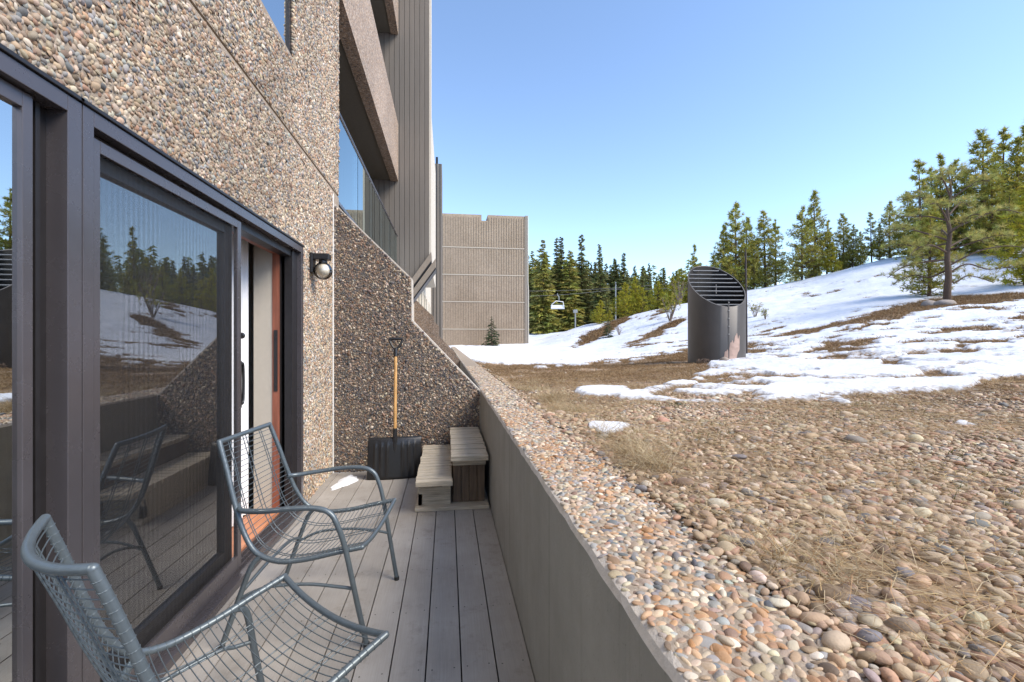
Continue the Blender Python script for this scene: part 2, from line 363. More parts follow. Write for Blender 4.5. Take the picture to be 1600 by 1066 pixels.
def ribmat():
    m, nt, b = newmat('ribbed_concrete'); tc = N(nt, 'TexCoord')
    n = N(nt, 'TexNoise', i_Scale=.5, i_Detail=7, i_Roughness=.6); L(nt, tc.outputs['Object'], n.inputs[0])
    c = ramp(nt, n.outputs[0], [(.3, (.31, .235, .165)), (.7, (.375, .29, .21))])
    n2 = N(nt, 'TexNoise', i_Scale=9, i_Detail=3); L(nt, tc.outputs['Object'], n2.inputs[0])
    c2 = ramp(nt, n2.outputs[0], [(.3, (.8, .8, .8)), (.7, (1.15, 1.15, 1.15))])
    mx = N(nt, 'MixRGB', blend_type='MULTIPLY'); mx.inputs[0].default_value = 1; L(nt, c, mx.inputs[1]); L(nt, c2, mx.inputs[2])
    L(nt, mx.outputs[0], b.inputs['Base Color']); b.inputs['Roughness'].default_value = .9
    return m
M['rib'] = ribmat()

# ------------------------------------------------------------------ pebbles
def ico(sub):
    bm = bmesh.new(); bmesh.ops.create_icosphere(bm, subdivisions=sub, radius=1)
    bm.verts.ensure_lookup_table(); v = np.array([x.co[:] for x in bm.verts]); f = np.array([[q.index for q in p.verts] for p in bm.faces]); bm.free(); return v, f
ICO1 = ico(1); ICO2 = ico(2); ICO3 = ico(3)
def half(t, cut=-.35):
    v, f = t; keep = np.array([(v[q, 2] > cut).all() for q in f]); f = f[keep]
    used = np.unique(f); mp = -np.ones(len(v), int); mp[used] = np.arange(len(used)); return v[used], mp[f]
H2 = half(ICO2); H3 = half(ICO3, -.5)
def stones(mb, pts, U, Vv, W, ru, rv, rw, cols, tmpl, mat=1, lump=.16, tilt=.25):
    """stones at pts, frame axes U,V (surface), W (normal); random in-plane spin and tilt"""
    n = len(pts)
    if n == 0: return
    v, f = tmpl; k = len(v)
    T = np.repeat(v[None], n, 0)
    dirs = rng.normal(size=(n, 3, 3)); dirs /= np.linalg.norm(dirs, axis=2, keepdims=True)
    bumpv = np.einsum('kj,nij->nki', v, dirs)              # low-frequency lumps
    s = 1+lump*(bumpv[..., 0]*bumpv[..., 1]*1.6+.5*bumpv[..., 2])
    T = T*s[..., None]*np.stack([ru, rv, rw], 1)[:, None, :]
    tx = rng.normal(size=n)*tilt; ty = rng.normal(size=n)*tilt; a = rng.uniform(0, PI*2, n)
    cx, sx = np.cos(tx), np.sin(tx)
    y = T[..., 1]*cx[:, None]-T[..., 2]*sx[:, None]; z = T[..., 1]*sx[:, None]+T[..., 2]*cx[:, None]; x = T[..., 0]
    cy, sy = np.cos(ty), np.sin(ty); x, z = x*cy[:, None]+z*sy[:, None], -x*sy[:, None]+z*cy[:, None]
    ca, sa = np.cos(a), np.sin(a); x, y = x*ca[:, None]-y*sa[:, None], x*sa[:, None]+y*ca[:, None]
    G = pts[:, None, :]+x[..., None]*np.asarray(U)+y[..., None]*np.asarray(Vv)+z[..., None]*np.asarray(W)
    F_ = f[None]+(np.arange(n)*k)[:, None, None]
    mb.add(G.reshape(-1, 3), F_.reshape(-1, 3), mat, np.repeat(cols, k, 0), True)
def palette(n, pal, wts, var=.14):
    pal = np.array(pal)*np.array([1.03, 1.0, .95]); i = rng.choice(len(pal), n, p=np.array(wts)/sum(wts)); c = pal[i]
    return np.clip(c*(1+rng.normal(size=(n, 1))*var)*(1+rng.normal(size=(n, 3))*.03), .01, .9)
PAL_W = [(.48, .37, .27), (.37, .30, .235), (.50, .43, .34), (.38, .25, .17), (.27, .26, .26), (.15, .16, .175), (.33, .34, .34), (.62, .56, .48), (.22, .16, .12)]
WT_W = [5, 4, 4, 3, 2.2, 1.2, 2, 1.6, 1.6]
PAL_G = [(.44, .335, .245), (.38, .29, .21), (.50, .42, .32), (.37, .24, .175), (.29, .26, .235), (.19, .19, .20), (.56, .50, .42), (.25, .185, .14)]
WT_G = [5, 4, 3, 3, 2, 1.2, 1.6, 2]
def grid_pts(a0, a1, b0, b1, s, jit=.36):
    na = int((a1-a0)/s); nb = int((b1-b0)/(s*.87))
    A, B = np.meshgrid(np.arange(na)*s+a0+s*.5, np.arange(nb)*s*.87+b0+s*.4, indexing='ij')
    A = A+(np.arange(nb)[None, :] % 2)*s*.5
    A = A+rng.normal(size=A.shape)*jit*s*.5; B = B+rng.normal(size=B.shape)*jit*s*.5
    A = A.ravel(); B = B.ravel(); k = (A > a0) & (A < a1) & (B > b0) & (B < b1); return A[k], B[k]

# ================================================================== TERRAIN
AZ = np.array([-60, -20, 0, 10, 18.2, 29, 39, 48, 56, 75, 100, 185.])
RR = np.array([.3, 4, 8, 12, 18, 26, 35, 45, 55, 70, 100, 160, 400.])
ZT = np.array([
 [-.5,-.5,-.6,-.65,-.68,-.68,-.66,-.62,-.6,-.5,.5,2,6],
 [-.5,-.5,-.6,-.65,-.68,-.68,-.66,-.62,-.6,-.5,.5,2,6],
 [-.5,-.5,-.6,-.65,-.68,-.68,-.66,-.62,-.55,-.3,1.5,4,10],
 [-.5,-.5,-.6,-.68,-.72,-.72,-.68,-.5,-.3,.2,2.2,5,12],
 [-.5,-.5,-.58,-.66,-.70,-.62,-.2,.9,2.2,1.8,2.4,5,12],
 [-.5,-.48,-.5,-.52,-.42,.0,1.1,3.0,4.5,4.0,3.5,6,12],
 [-.5,-.47,-.45,-.38,-.12,.6,1.8,3.8,6.1,6.5,6,8,14],
 [-.5,-.47,-.42,-.2,.25,1.2,2.6,4.7,7.9,9.5,9,11,16],
 [-.5,-.47,-.38,-.1,.35,1.25,2.6,4.6,6.9,10.4,12,14,18],
 [-.5,-.46,-.35,.0,.6,1.6,3.2,5.4,8,11,14,16,20],
 [-.5,-.46,-.35,.0,.6,1.6,3.2,5.4,8,11,14,16,20],
 [-.5,-.46,-.35,.0,.6,1.6,3.2,5.4,8,11,14,16,20.]])
az_s = np.concatenate([np.arange(-14, 0, .5), np.arange(0, 62, .125), np.arange(62, 92, .5), np.arange(92, 181, 3.)])
r_s = np.concatenate([.45*1.0115**np.arange(0, int(math.log(120/.45)/math.log(1.0115)))]); r_s = np.concatenate([r_s, r_s[-1]*1.06**np.arange(1, 30)])
AA, RG = np.meshgrid(az_s, r_s, indexing='ij')
def tab(az, r):
    i = np.clip(np.searchsorted(AZ, az)-1, 0, len(AZ)-2); j = np.clip(np.searchsorted(RR, r)-1, 0, len(RR)-2)
    s = np.clip((az-AZ[i])/(AZ[i+1]-AZ[i]), 0, 1); t = np.clip((r-RR[j])/(RR[j+1]-RR[j]), 0, 1); s = s*s*(3-2*s)*.5+s*.5
    return (ZT[i, j]*(1-t)+ZT[i, j+1]*t)*(1-s)+(ZT[i+1, j]*(1-t)+ZT[i+1, j+1]*t)*s
def ground(X, Y):
    """terrain height without snow, world z"""
    X = np.asarray(X, float); Y = np.asarray(Y, float)
    az = np.degrees(np.arctan2(X, Y)); r = np.hypot(X, Y)+1e-6
    z = 0
    for da, k, wgt in ((0, 1, .4), (-2, .94, .1), (2, .94, .1), (-2, 1.06, .1), (2, 1.06, .1), (0, .88, .1), (0, 1.12, .1)):
        z = z+wgt*tab(az+da, r*k)
    n = (fbm(X*.25, Y*.25, 3)-.5)*np.clip((r-5)/15, 0, 1)*.45+(fbm(X*1.4, Y*1.4, 9)-.5)*np.clip((r-1)/4, .15, 1)*.09
    return CZ+z+n
WX0, WX1, WT = .335, .655, .805
ELL = [(925,613,55,6,3,1.1),(1000,617,60,9,0,.9),  # (px, py, rx, ry, angle, weight): + snow, - bare
 (938,674,58,12,-3,2.2),(1325,633,30,5,10,.7),(1500,664,30,4,0,.8),(1460,638,22,5,0,.7),(1410,606,80,8,0,.5),
 (850,556,170,13,-2,1.2),(780,552,80,10,0,.8),(1060,560,60,8,-20,-.7),
 (1180,547,50,8,0,-1.0),(1320,541,50,8,-6,-1.0),(1262,519,48,5,-10,-.85),(1450,588,36,12,10,-1.2),(1385,572,26,7,0,-.8),
 (1400,489,80,9,-12,-1.5),(1540,469,90,8,-5,-1.5),(1560,538,22,6,0,-.9),(1010,528,75,7,-27,-.8),(925,528,42,9,-28,-1.15),(965,505,35,5,-30,-.75),
 (1235,590,40,4,0,-.75),(1160,583,22,4,0,-.8),(1020,578,75,14,-12,-1.3),(1015,604,30,4,-4,-.7),(1520,605,60,10,-6,-.5),
 (1550,620,90,9,-4,-.7),(1590,600,50,7,0,-.7),(1500,575,16,4,0,-.9),(1415,540,20,3,-8,-.8),(1350,512,22,3,-12,-.9),(1480,520,26,3,-8,-.8),(1215,560,24,4,0,-.9),(1290,605,30,4,0,-.8),(1175,605,28,4,0,-.8),(1400,598,20,4,0,-.9),(1100,600,26,4,0,-.9),(1030,490,30,5,-25,-.6),(1055,505,22,4,-22,-.7),(1230,500,26,3,-14,-.7),(880,545,30,3,-8,-.7),(1085,573,35,9,0,-1.2),(985,612,24,4,0,-.4)]
def snowf(X, Y):
    """snow coverage 0..1 on the ground, in world space; .5 is the edge"""
    X = np.asarray(X, float); Y = np.asarray(Y, float)
    px, py, d = proj(X, Y, ground(X, Y)); r = np.hypot(X, Y)
    # lower edge of the snow fields by column
    lowx = [690, 760, 800, 860, 905, 930, 1000, 1100, 1330, 1400, 1500, 1600, 1800]
    lowy = [566, 572, 588, 590, 600, 618, 626, 624, 622, 606, 612, 596, 590]
    edge = np.interp(px, lowx, lowy)
    b = np.clip((edge-py)/14., -1, 1)*.62
    b = b-.8*np.clip((fbm(X*.8+3, Y*1.3, 111, 4)-.53)*9, 0, 1)*(r < 26)-.38*np.clip((fbm(X*.6+3, Y*1.0, 117, 5)-.57)*10, 0, 1)*(r > 16)*(r < 60)
    # bare tan band between gravel and the strip of snow, left of the vent
    band = (px < 1075) & (px > 690) & (d > 0)
    up = np.interp(px, [690, 760, 850, 950, 1075], [548, 572, 575, 570, 556]); lo = np.interp(px, [690, 880, 900, 1000, 1075], [640, 640, 603, 606, 592])
    inb = np.clip(np.minimum(py-up, lo-py)/7., -1, 1)
    b = b-np.clip(inb+1, 0, 2)*.8*np.clip((1110-px)/60, 0, 1)*(d > 0)*(px > 690)
    for cx, cy, rx, ry, an, wt in ELL:
        a = R(an); dx = px-cx; dy = py-cy; x_ = dx*math.cos(a)+dy*math.sin(a); y_ = -dx*math.sin(a)+dy*math.cos(a)
        q = (x_/rx)**2+(y_/ry)**2; b = b+wt*np.exp(-q*1.1)*np.where(d > 0, 1, 0)
    b = np.where(d < 1, .0-1*(r < 6)+1*(r > 8), b)
    b = b-6*np.clip((.82-X+.1*(fbm(X*9, Y*9, 8)-.5))/.12, 0, 1)*(Y < 8)*(Y > -1); b = np.where(r < 2.0, -3, b)
    n = fbm(X*.55, Y*.55, 21, 5)-.5; n2 = fbm(X*2.6, Y*2.6, 5, 5)-.5
    far = np.clip((r-14)/25, 0, 1)
    b = b+n*(1.25-.6*far)+n2*(1.7-.8*far)
    return np.clip(.5+b*.5, 0, 1)
GX = RG*np.sin(np.radians(AA)); GY = RG*np.cos(np.radians(AA)); GZ = ground(GX, GY); SN = snowf(GX, GY)
tt = np.clip((SN-.42)/.2, 0, 1); GZ = GZ+tt*tt*(3-2*tt)*np.clip(RG*.008, .015, .07)
GZ = np.where(GX < .66, np.minimum(GZ, .775), np.where(GY < 7, np.maximum(GZ, .797-.4*np.clip(GX-.70, 0, 9)), GZ))*(GY < 30)+GZ*(GY >= 30)
gpx, gpy, gd = proj(GX, GY, GZ)
GRASS = np.clip((fbm(GX*.9, GY*.9, 40)-.47)*5+.2, 0, 1)*.6
GRASS = np.maximum(GRASS, np.clip((618-gpy)/25, 0, 1)*(gd > 0)); GRASS = np.where(RG > 9, np.maximum(GRASS, .85), GRASS)
na, nr = AA.shape; idx = np.arange(na*nr).reshape(na, nr)
q = np.stack([idx[:-1, :-1], idx[1:, :-1], idx[1:, 1:], idx[:-1, 1:]], -1).reshape(-1, 4)
fx = GX.ravel()[q]; fy = GY.ravel()[q]
keep = (fx.min(1) > .40) | (fy.min(1) > 34)
mb = MB(); mb.add(np.stack([GX, GY, GZ], -1).reshape(-1, 3), q[keep][:, ::-1], 0, np.stack([SN, GRASS, SN*0], -1).reshape(-1, 3), True)
terr = mb.build('hillside', M['ground'], recalc=False); setp(terr, kind='structure')
# wide valley floor below everything, reaches the horizon
mb = MB(); mb.add([(-900, -900, -.6), (900, -900, -.6), (900, 900, -.6), (-900, 900, -.6)], [(0, 1, 2, 3)], 0, (1, .5, 0))
g2 = mb.build('ground', M['ground']); setp(g2, kind='structure')
def gz(x, y): return float(ground(np.array([x]), np.array([y]))[0])
def on_ground(px, d):
    p = P(px, 533, d); return p.x, p.y, gz(p.x, p.y)

# ------------------------------------------------------------------ loose gravel (uncountable)
def scatter(n, r0, r1, az0, az1):
    a = rng.uniform(az0, az1, n); r = np.sqrt(rng.uniform(r0*r0, r1*r1, n)); return r*np.sin(np.radians(a)), r*np.cos(np.radians(a))
mb = MB()
def gravel(dens, r0, r1, size, tmpl, az0=4, az1=66):
    if r1 < 6: az1 = 82
    area = (r1*r1-r0*r0)*R(az1-az0)/2; x, y = scatter(int(area*dens), r0, r1, az0, az1)
    k = (x > .60); x = x[k]; y = y[k]
    z = np.maximum(ground(x, y), np.where(x < .72, WT-.006, 0)); s = snowf(x, y); px, py, d = proj(x, y, z)
    cl = fbm(x*1.1, y*1.1, 60, 4); g = fbm(x*.9, y*.9, 40)
    pr = np.clip((cl-.36)*8, .30, 1)*np.where(py < 612, .12, np.where(py < 640, .6, 1))
    pr = pr*np.where((x < .9+.1*y) & (y > 1.2) & (y < 5), .75, 1)
    k = (s < .47) & (rng.uniform(size=len(x)) < pr) & (x > .60+.06*rng.uniform(size=len(x))); x = x[k]; y = y[k]; z = z[k]; n = len(x)
    sz = size*np.exp(rng.normal(size=n)*.36); sz *= np.where(fbm(x*.8+5, y*.8, 77) > .53, 1.2, .85)
    stones(mb, np.stack([x, y, z+sz*.12], 1), (1, 0, 0), (0, 1, 0), (0, 0, 1), sz, sz*rng.uniform(.6, .9, n), sz*rng.uniform(.32, .6, n), palette(n, PAL_G, WT_G), tmpl, 0, .2, .22)
gravel(5200, .7, 2.2, .0125, ICO2); gravel(4700, 2.2, 4.2, .0118, ICO2); gravel(3300, 4.2, 6.5, .0125, ICO1); gravel(1200, 6.5, 10, .015, ICO1)
gravel(560, .7, 2.2, .0165, ICO3); gravel(60, 2.4, 5, .021, ICO2)
gr = mb.build('gravel', M['gravel'], recalc=False); setp(gr, 'loose rounded pink grey and tan river pebbles covering the ground beside the patio wall', 'gravel', kind='stuff')

# ------------------------------------------------------------------ dry grass (uncountable)
def blades(mb, x, y, z, ln, lean, wd, cols, seg=3):
    n = len(x); a = rng.uniform(0, 2*PI, n); b = rng.uniform(0, 2*PI, n)
    V = np.zeros((n, (seg+1)*2, 3)); curl = rng.normal(size=n)*.5
    for i in range(seg+1):
        t = i/seg; h = ln*(t*np.cos(lean)); o = ln*np.sin(lean)*t+ln*.3*t*t*lean
        h = h-ln*.35*t*t*lean; aa = a+curl*t
        cx = x+np.cos(aa)*o; cy = y+np.sin(aa)*o; cz = z+np.maximum(h, .004)+.002
        ww = wd*(1-.8*t)
        V[:, 2*i] = np.stack([cx-np.cos(b)*ww, cy-np.sin(b)*ww, cz], 1); V[:, 2*i+1] = np.stack([cx+np.cos(b)*ww, cy+np.sin(b)*ww, cz+ww*.4], 1)
    f = np.array([(2*i, 2*i+1, 2*i+3, 2*i+2) for i in range(seg)])
    mb.add(V.reshape(-1, 3), (f[None]+(np.arange(n)*(seg+1)*2)[:, None, None]).reshape(-1, 4), 0, np.repeat(cols, (seg+1)*2, 0))
mb = MB()
# tufts along the back of the coping
ncl = 0
while ncl < 210:
    ty = rng.uniform(.85, 6.0); tx = .69+abs(rng.normal())*.07+rng.uniform(0, .07)*ty
    if fbm(np.array([ty*2.2]), np.array([tx*2.2]), 55)[0] < rng.uniform(.42, .62): continue
    ncl += 1; n = int(rng.integers(14, 70)); sc_ = rng.uniform(.5, 1.25)
    x = tx+rng.normal(size=n)*.03; y = ty+rng.normal(size=n)*.04
    blades(mb, x, y, ground(x, y), rng.uniform(.05, .18, n)*sc_, rng.uniform(.5, 1.45, n), rng.uniform(.0007, .0014, n), palette(n, [(1, 1, 1), (1.2, 1.12, 1.0), (.7, .62, .52), (.5, .42, .34)], [3, 3, 2, 1], .12))
x, y = scatter(30000, .9, 6, 6, 64); k = (x > .72) & (fbm(x*1.3, y*1.3, 90) > .47) & (snowf(x, y) < .45); x = x[k]; y = y[k]; n = len(x)
blades(mb, x, y, ground(x, y)+rng.uniform(.0, .02, n), rng.uniform(.04, .16, n), rng.uniform(1.1, 1.5, n), rng.uniform(.0006, .0013, n), palette(n, [(1, 1, 1), (.8, .7, .6), (.6, .5, .42)], [3, 3, 2], .15))
x, y = scatter(95000, .9, 9, 5, 64); z = ground(x, y); s_ = snowf(x, y); lit_ = fbm(x*1.3, y*1.3, 90)*.6+fbm(x*5, y*5, 91)*.4
k = (x > .66) & (s_ < .46) & (rng.uniform(size=len(x)) < np.clip((lit_-.38)*4.5, .08, 1)); x = x[k]; y = y[k]; z = z[k]; n = len(x); rr_ = np.hypot(x, y)
blades(mb, x, y, z+rng.uniform(.004, .018, n), rng.uniform(.02, .075, n), rng.uniform(1.25, 1.57, n), .0007+rr_*.00022, palette(n, [(1, 1, 1), (.8, .72, .6), (.55, .46, .37), (.4, .3, .22)], [3, 3, 2, 2], .15), 2)
dg = mb.build('dry_grass', M['straw'], recalc=False); setp(dg, 'pale straw grass stems lying over the pebbles along the wall', 'dry grass', kind='stuff')
mb = MB()
x, y = scatter(200000, 3.2, 14, 3, 62); z = ground(x, y); s = snowf(x, y); px, py, d = proj(x, y, z); gm = fbm(x*.9, y*.9, 40)
pr = np.clip((640-py)/40, 0, 1)*np.clip((fbm(x*1.7, y*1.7, 31)-.33)*5, .05, 1)
k = (s < .5) & (x > .7) & (rng.uniform(size=len(x)) < pr); x, y, z = x[k], y[k], z[k]; n = len(x); rr = np.hypot(x, y)
blades(mb, x, y, z, rng.uniform(.02, .07, n)*(1+.05*rr), rng.uniform(.5, 1.3, n), .0012+rr*.00035, palette(n, [(1, 1, 1), (1.3, 1.2, 1.05), (.65, .6, .55)], [3, 3, 2], .15), 2)
x, y = scatter(200000, 14, 34, 6, 60); z = ground(x, y); s = snowf(x, y); k = (s < .49); x, y, z = x[k], y[k], z[k]; n = len(x); rr = np.hypot(x, y)
blades(mb, x, y, z, rng.uniform(.05, .16, n), rng.uniform(.4, 1.2, n), .006+rr*.0003, palette(n, [(1, 1, 1), (1.2, 1.05, .9), (.6, .52, .47)], [3, 3, 2], .15), 2)
x, y = scatter(260000, 34, 60, 8, 52); z = ground(x, y); s_ = snowf(x, y); k = (s_ < .5); x, y, z = x[k], y[k], z[k]; n = len(x); rr = np.hypot(x, y)
blades(mb, x, y, z, rng.uniform(.08, .3, n), rng.uniform(.4, 1.2, n), .012+rr*.0003, palette(n, [(1, 1, 1), (1.1, .95, .8), (.5, .42, .36)], [3, 2, 3], .2), 2)
bg_ = mb.build('brown_grass', M['browngrass'], recalc=False); setp(bg_, 'matted brown grass showing through the snow on the slope', 'grass', kind='stuff')
mb = MB()
cx_, cy_ = scatter(60, 1.2, 4.5, 14, 60); 
for a_, b_ in zip(cx_, cy_):
    if a_ < .85: continue
    n = 60; x = a_+rng.normal(size=n)*.07; y = b_+rng.normal(size=n)*.07; 
    blades(mb, x, y, ground(x, y)+.004, rng.uniform(.012, .035, n), rng.uniform(.2, 1.2, n), rng.uniform(.0008, .0018, n), palette(n, [(1, 1, 1), (.6, .8, .6), (1.6, 1.4, .8)], [3, 2, 1], .15), 2)
ms = mb.build('moss', M['moss'], recalc=False); setp(ms, 'small green moss sprigs growing between the pebbles', 'moss', kind='stuff')

# ================================================================== RETAINING WALL
rw = thing('retaining_wall', 'long grey cast concrete retaining wall with pebbled top beside the deck', 'retaining wall', (WX0, 1.5, 0))
mb = MB(); n = 60
# inner concrete face with gently ragged top arris
ys = np.concatenate([np.linspace(-1.5, 6, 240), np.linspace(6.2, 40, 60)]); jt = (fbm(ys*14, ys*0+3, 2)-.5)*.014
prof = np.array([(WX0, -.1), (WX0, WT-.02), (WX0+.006, WT-.006), (WX0+.02, WT), (WX1-.06, WT-.001), (WX1, WT-.012), (WX1, -.1)])
V = np.zeros((len(ys), len(prof), 3)); V[:, :, 0] = prof[:, 0]; V[:, :, 2] = prof[:, 1]; V[:, :, 1] = ys[:, None]
V[:, 1, 2] += jt; V[:, 2, 2] += jt*.7; V[:, 2, 0] += np.abs(jt)
k = len(prof); f = [(i*k+j, (i+1)*k+j, (i+1)*k+j+1, i*k+j+1) for i in range(len(ys)-1) for j in range(k-1)]
mi = [0 if j < 1 else (1 if j < 3 else 2) for i in range(len(ys)-1) for j in range(k-1)]
V = V-np.array([WX0, 1.5, 0]); fa = np.array(f); mi = np.array(mi)
for mm in (0, 1, 2):
    mb.v.append(V.reshape(-1, 3)) if mm == 0 else None
mb.f.append(fa); mb.m.append(mi); mb.sm.append(np.zeros(len(fa), bool)); mb.c.append(np.ones((len(V.reshape(-1, 3)), 4))); mb.n = len(V.reshape(-1, 3))
def coping(a, b, s, tm):
    n = len(a); lich = (fbm(a*16, b*11, 12) > .53) & (rng.uniform(size=n) < .65) & (b < 3.3)
    c = palette(n, PAL_W, WT_W)
    lm_ = rng.uniform(.15, .7, (n, 1))[lich]; c[lich] = c[lich]*(1-lm_)+np.array([.44, .20, .06])*lm_
    ru = s*.62*np.exp(rng.normal(size=n)*.2)
    stones(mb, np.stack([a-WX0, b-1.5, WT-.002-np.clip((a-(WX1-.06))/.06, 0, 1.3)*.006], 1), (1, 0, 0), (0, 1, 0), (0, 0, 1), ru, ru*rng.uniform(.5, .9, n), ru*rng.uniform(.25, .5, n), c, tm, 3, .3, .2)
a, b = grid_pts(WX0+.012, WX1+.025, .5, 3.2, .0165); coping(a, b, .0178, H3)
a, b = grid_pts(WX0+.012, WX1-.01, 3.2, 9, .019); coping(a, b, .0195, H2)
mb.build('wall', [M['concrete'], M['edge'], M['matrix'], M['pebble']], rw, recalc=False)

# ================================================================== DECK
mb = MB(); x = WX0-.004; i = 0
mb.box(-1.119, WX0-.001, -1.5, 4.749, -.12, -.05, 1)
while x > -1.15:
    c = np.array([.35, .325, .29])*(1+random.uniform(-.09, .09)); x0 = max(x-.1335, -1.119)
    if x0 < x-.02: mb.box(x0, x, -1.5, 4.745, -.026, 0+random.uniform(-.0008, .0008), 0, c)
    for yy in np.arange(-.2, 4.7, .41):
        for sx in (.025, .108):
            if x-sx > -1.11 and random.random() < .9:
                px_ = x-sx+random.uniform(-.004, .004); py_ = yy+random.uniform(-.012, .012)
                a_ = np.linspace(0, 2*PI, 9)[:-1]; mb.add([(px_+.0034*math.cos(t), py_+.0034*math.sin(t), .0015) for t in a_], [tuple(range(8))], 2)
    x -= .1395
dk = mb.build('deck', [M['deck'], M['dark'], M['screw']], recalc=False); setp(dk, kind='structure')

# ================================================================== NEAR BUILDING
BX = -1.12
ab = thing('apartment_building', 'tall pebble faced apartment block with brown siding beside the deck', 'building', (BX, 5, 0))
def B(mb, name, mats, parent=ab, **k):
    o = mb.build(name, mats, parent, **k); 
    if parent is ab: o.location = (-BX, -5, 0)
    return o
def wall_stones(mb, y0, y1, z0, z1, s, tm, hole=None, pal=PAL_W, wt=WT_W):
    a, b = grid_pts(y0, y1, z0, z1, s)
    if hole is not None: k = ~hole(a, b); a, b = a[k], b[k]
    k = rng.uniform(size=len(a)) > .05+.10*(fbm(a*4, b*4, 203) > .56); a, b = a[k], b[k]
    n = len(a); ru = s*.66*np.exp(rng.normal(size=n)*.22)
    stones(mb, np.stack([np.full(n, BX-.001), a, b], 1), (0, 1, 0), (0, 0, 1), (1, 0, 0), ru, ru*rng.uniform(.55, .85, n), ru*rng.uniform(.4, .7, n), palette(n, pal, wt)*np.clip(1.06-.5*np.clip(fbm(a*1.3, b*.5, 201, 4)-.5, 0, 1)*2.2+(fbm(a*6, b*6, 202)-.5)*.25, .6, 1.15)[:, None], tm, 1, .18, .3)
mb = MB(); TOP = 12.0
DY0, DY1, DZ = 1.585, 3.775, 2.03
mb.box(BX-.2, BX, -8, -.62, 0, 2.79)
mb.box(BX-.2, BX, -.62, DY1, DZ, 2.79)
mb.box(BX-.2, BX, DY1, 4.74, 0, 2.79)
mb.box(BX-.2, BX-.012, -8, 5.0, 2.79, 2.808)          # recessed joint
WY = 3.60
mb.box(BX-.2, BX, -8, 5.0, 2.808, 3.37)
mb.box(BX-.2, BX, WY, 5.0, 3.37, 5.1); mb.box(BX-.2, BX, -8, 1.4, 3.37, 5.1)
mb.box(BX-.2, BX, -8, 5.0, 5.1, TOP, 2)
mb.box(BX-.2, BX, 4.74, 5.0, 2.62, 2.79)
vis = lambda y0, y1, z0, z1, s, t: wall_stones(mb, y0, y1, z0, z1, s, t)
top_vis = lambda a, b: (b > 1.3+.76*(a+.1)+.12)
wall_stones(mb, 1.0, 3.0, DZ+.008, 2.783, .0165, H2, top_vis)
wall_stones(mb, 3.0, 4.74, DZ+.008, 2.783, .0175, H2)
wall_stones(mb, DY1+.008, 4.715, .01, DZ+.008, .0175, H2)
wall_stones(mb, 1.6, 5.0, 2.815, 3.362, .0185, H2, top_vis)
wall_stones(mb, WY+.008, 5.0, 3.362, 5.0, .019, H2, top_vis)
# window reveal jamb stones
a, b = grid_pts(BX-.022, BX-.002, 3.38, 4.6, .015); n = len(a); ru = .0125*np.exp(rng.normal(size=n)*.2)
stones(mb, np.stack([a, np.full(n, WY), b], 1), (1, 0, 0), (0, 0, 1), (0, -1, 0), ru, ru*.7, ru*.5, palette(n, PAL_W, WT_W), H2, 1)
B(mb, 'wall', [M['matrix'], M['pebble'], M['agg_far']], recalc=False)
mb = MB(); mb.tube([(BX+.004, 4.738, z_) for z_ in np.linspace(0, 2.75, 30)], .010, 6); B(mb, 'sealant_joint', M['caulk'])
mb = MB(); mb.box(-12, BX-.2, -8, -7.8, 0, TOP); mb.box(-12, -11.8, -7.8, 18.4, 0, TOP); mb.box(-12, BX-.2, 11.0, 11.1, 0, TOP, 0); B(mb, 'rear_wall', M['agg_far'])
mb = MB(); mb.box(-12, BX+.15, -8, 11.1, TOP, TOP+.25); B(mb, 'roof', M['siding_trim'])  # unseen roof; it and the upper walls raised for the building's shadow
# room behind the doors
mb = MB(); mb.box(-4.6, BX-.2, -.82, 3.9, -.05, .0, 1); mb.box(-4.6, BX-.2, -.82, 3.9, 2.45, 2.5); mb.box(-4.7, -4.6, -.82, 3.9, -.05, 2.5)
mb.box(-4.6, BX-.2, -.92, -.82, -.05, 2.5); mb.box(-4.6, BX-.2, 3.9, 4.0, -.05, 2.5)
mb.box(-4.6, BX-.2, -.82, 3.9, 2.5, 2.6)
B(mb, 'room', [M['beige'], M['carpet']])
# upper window
wn = MB(); wn.box(BX-.05, BX-.022, WY-.055, WY-.001, 3.371, 5.0); wn.box(BX-.05, BX-.03, 1.4, WY-.055, 3.371, 3.385)
win = B(wn, 'window', M['frame_dark'])
p_ = MB(); p_.box(BX-.038, BX-.034, 1.4, WY-.055, 3.385, 5.1); o = p_.build('pane', M['glass_clear'], win)

# --- sliding door: frame, fixed light at left, screen panel, opening
sdo = MB(); fx0, fx1 = BX-.10, BX+.012
sdo.box(fx0, fx1, DY1-.05, DY1-.002, .0, DZ-.002)                     # right jamb outer
sdo.box(fx0, fx1, DY0-.0, DY0+.045, .0, DZ-.002)                      # left jamb
sdo.box(fx0, fx1, DY0+.045, DY1-.05, DZ-.052, DZ-.002)                # head
sdo.box(fx0-.05, fx1+.02, DY0, DY1, -.02, .035)                      # sill track
for t in (0.0, .03, .058): sdo.box(fx0+.02+t, fx0+.024+t, DY0+.05, DY1-.05, .035, .052)
sdo.box(BX-.012, BX+.02, DY0-.02, DY1+.004, DZ-.001, DZ+.012, 1)      # dark drip flashing
slide = B(sdo, 'sliding_door', [M['frame'], M['frame_dark']], bevel=.002)
mb = MB(); mb.box(-1.223, fx0-.001, 3.602, DY1-.012, .035, DZ-.06); mb.box(BX-.075, BX-.02, DY1-.16, DY1-.05, .036, DZ-.055); mb.box(fx0+.0, fx0+.07, DY0+.05, DY1-.05, DZ-.10, DZ-.053)
mb.build('inner_jamb', M['frame_dark'], slide, bevel=.003)
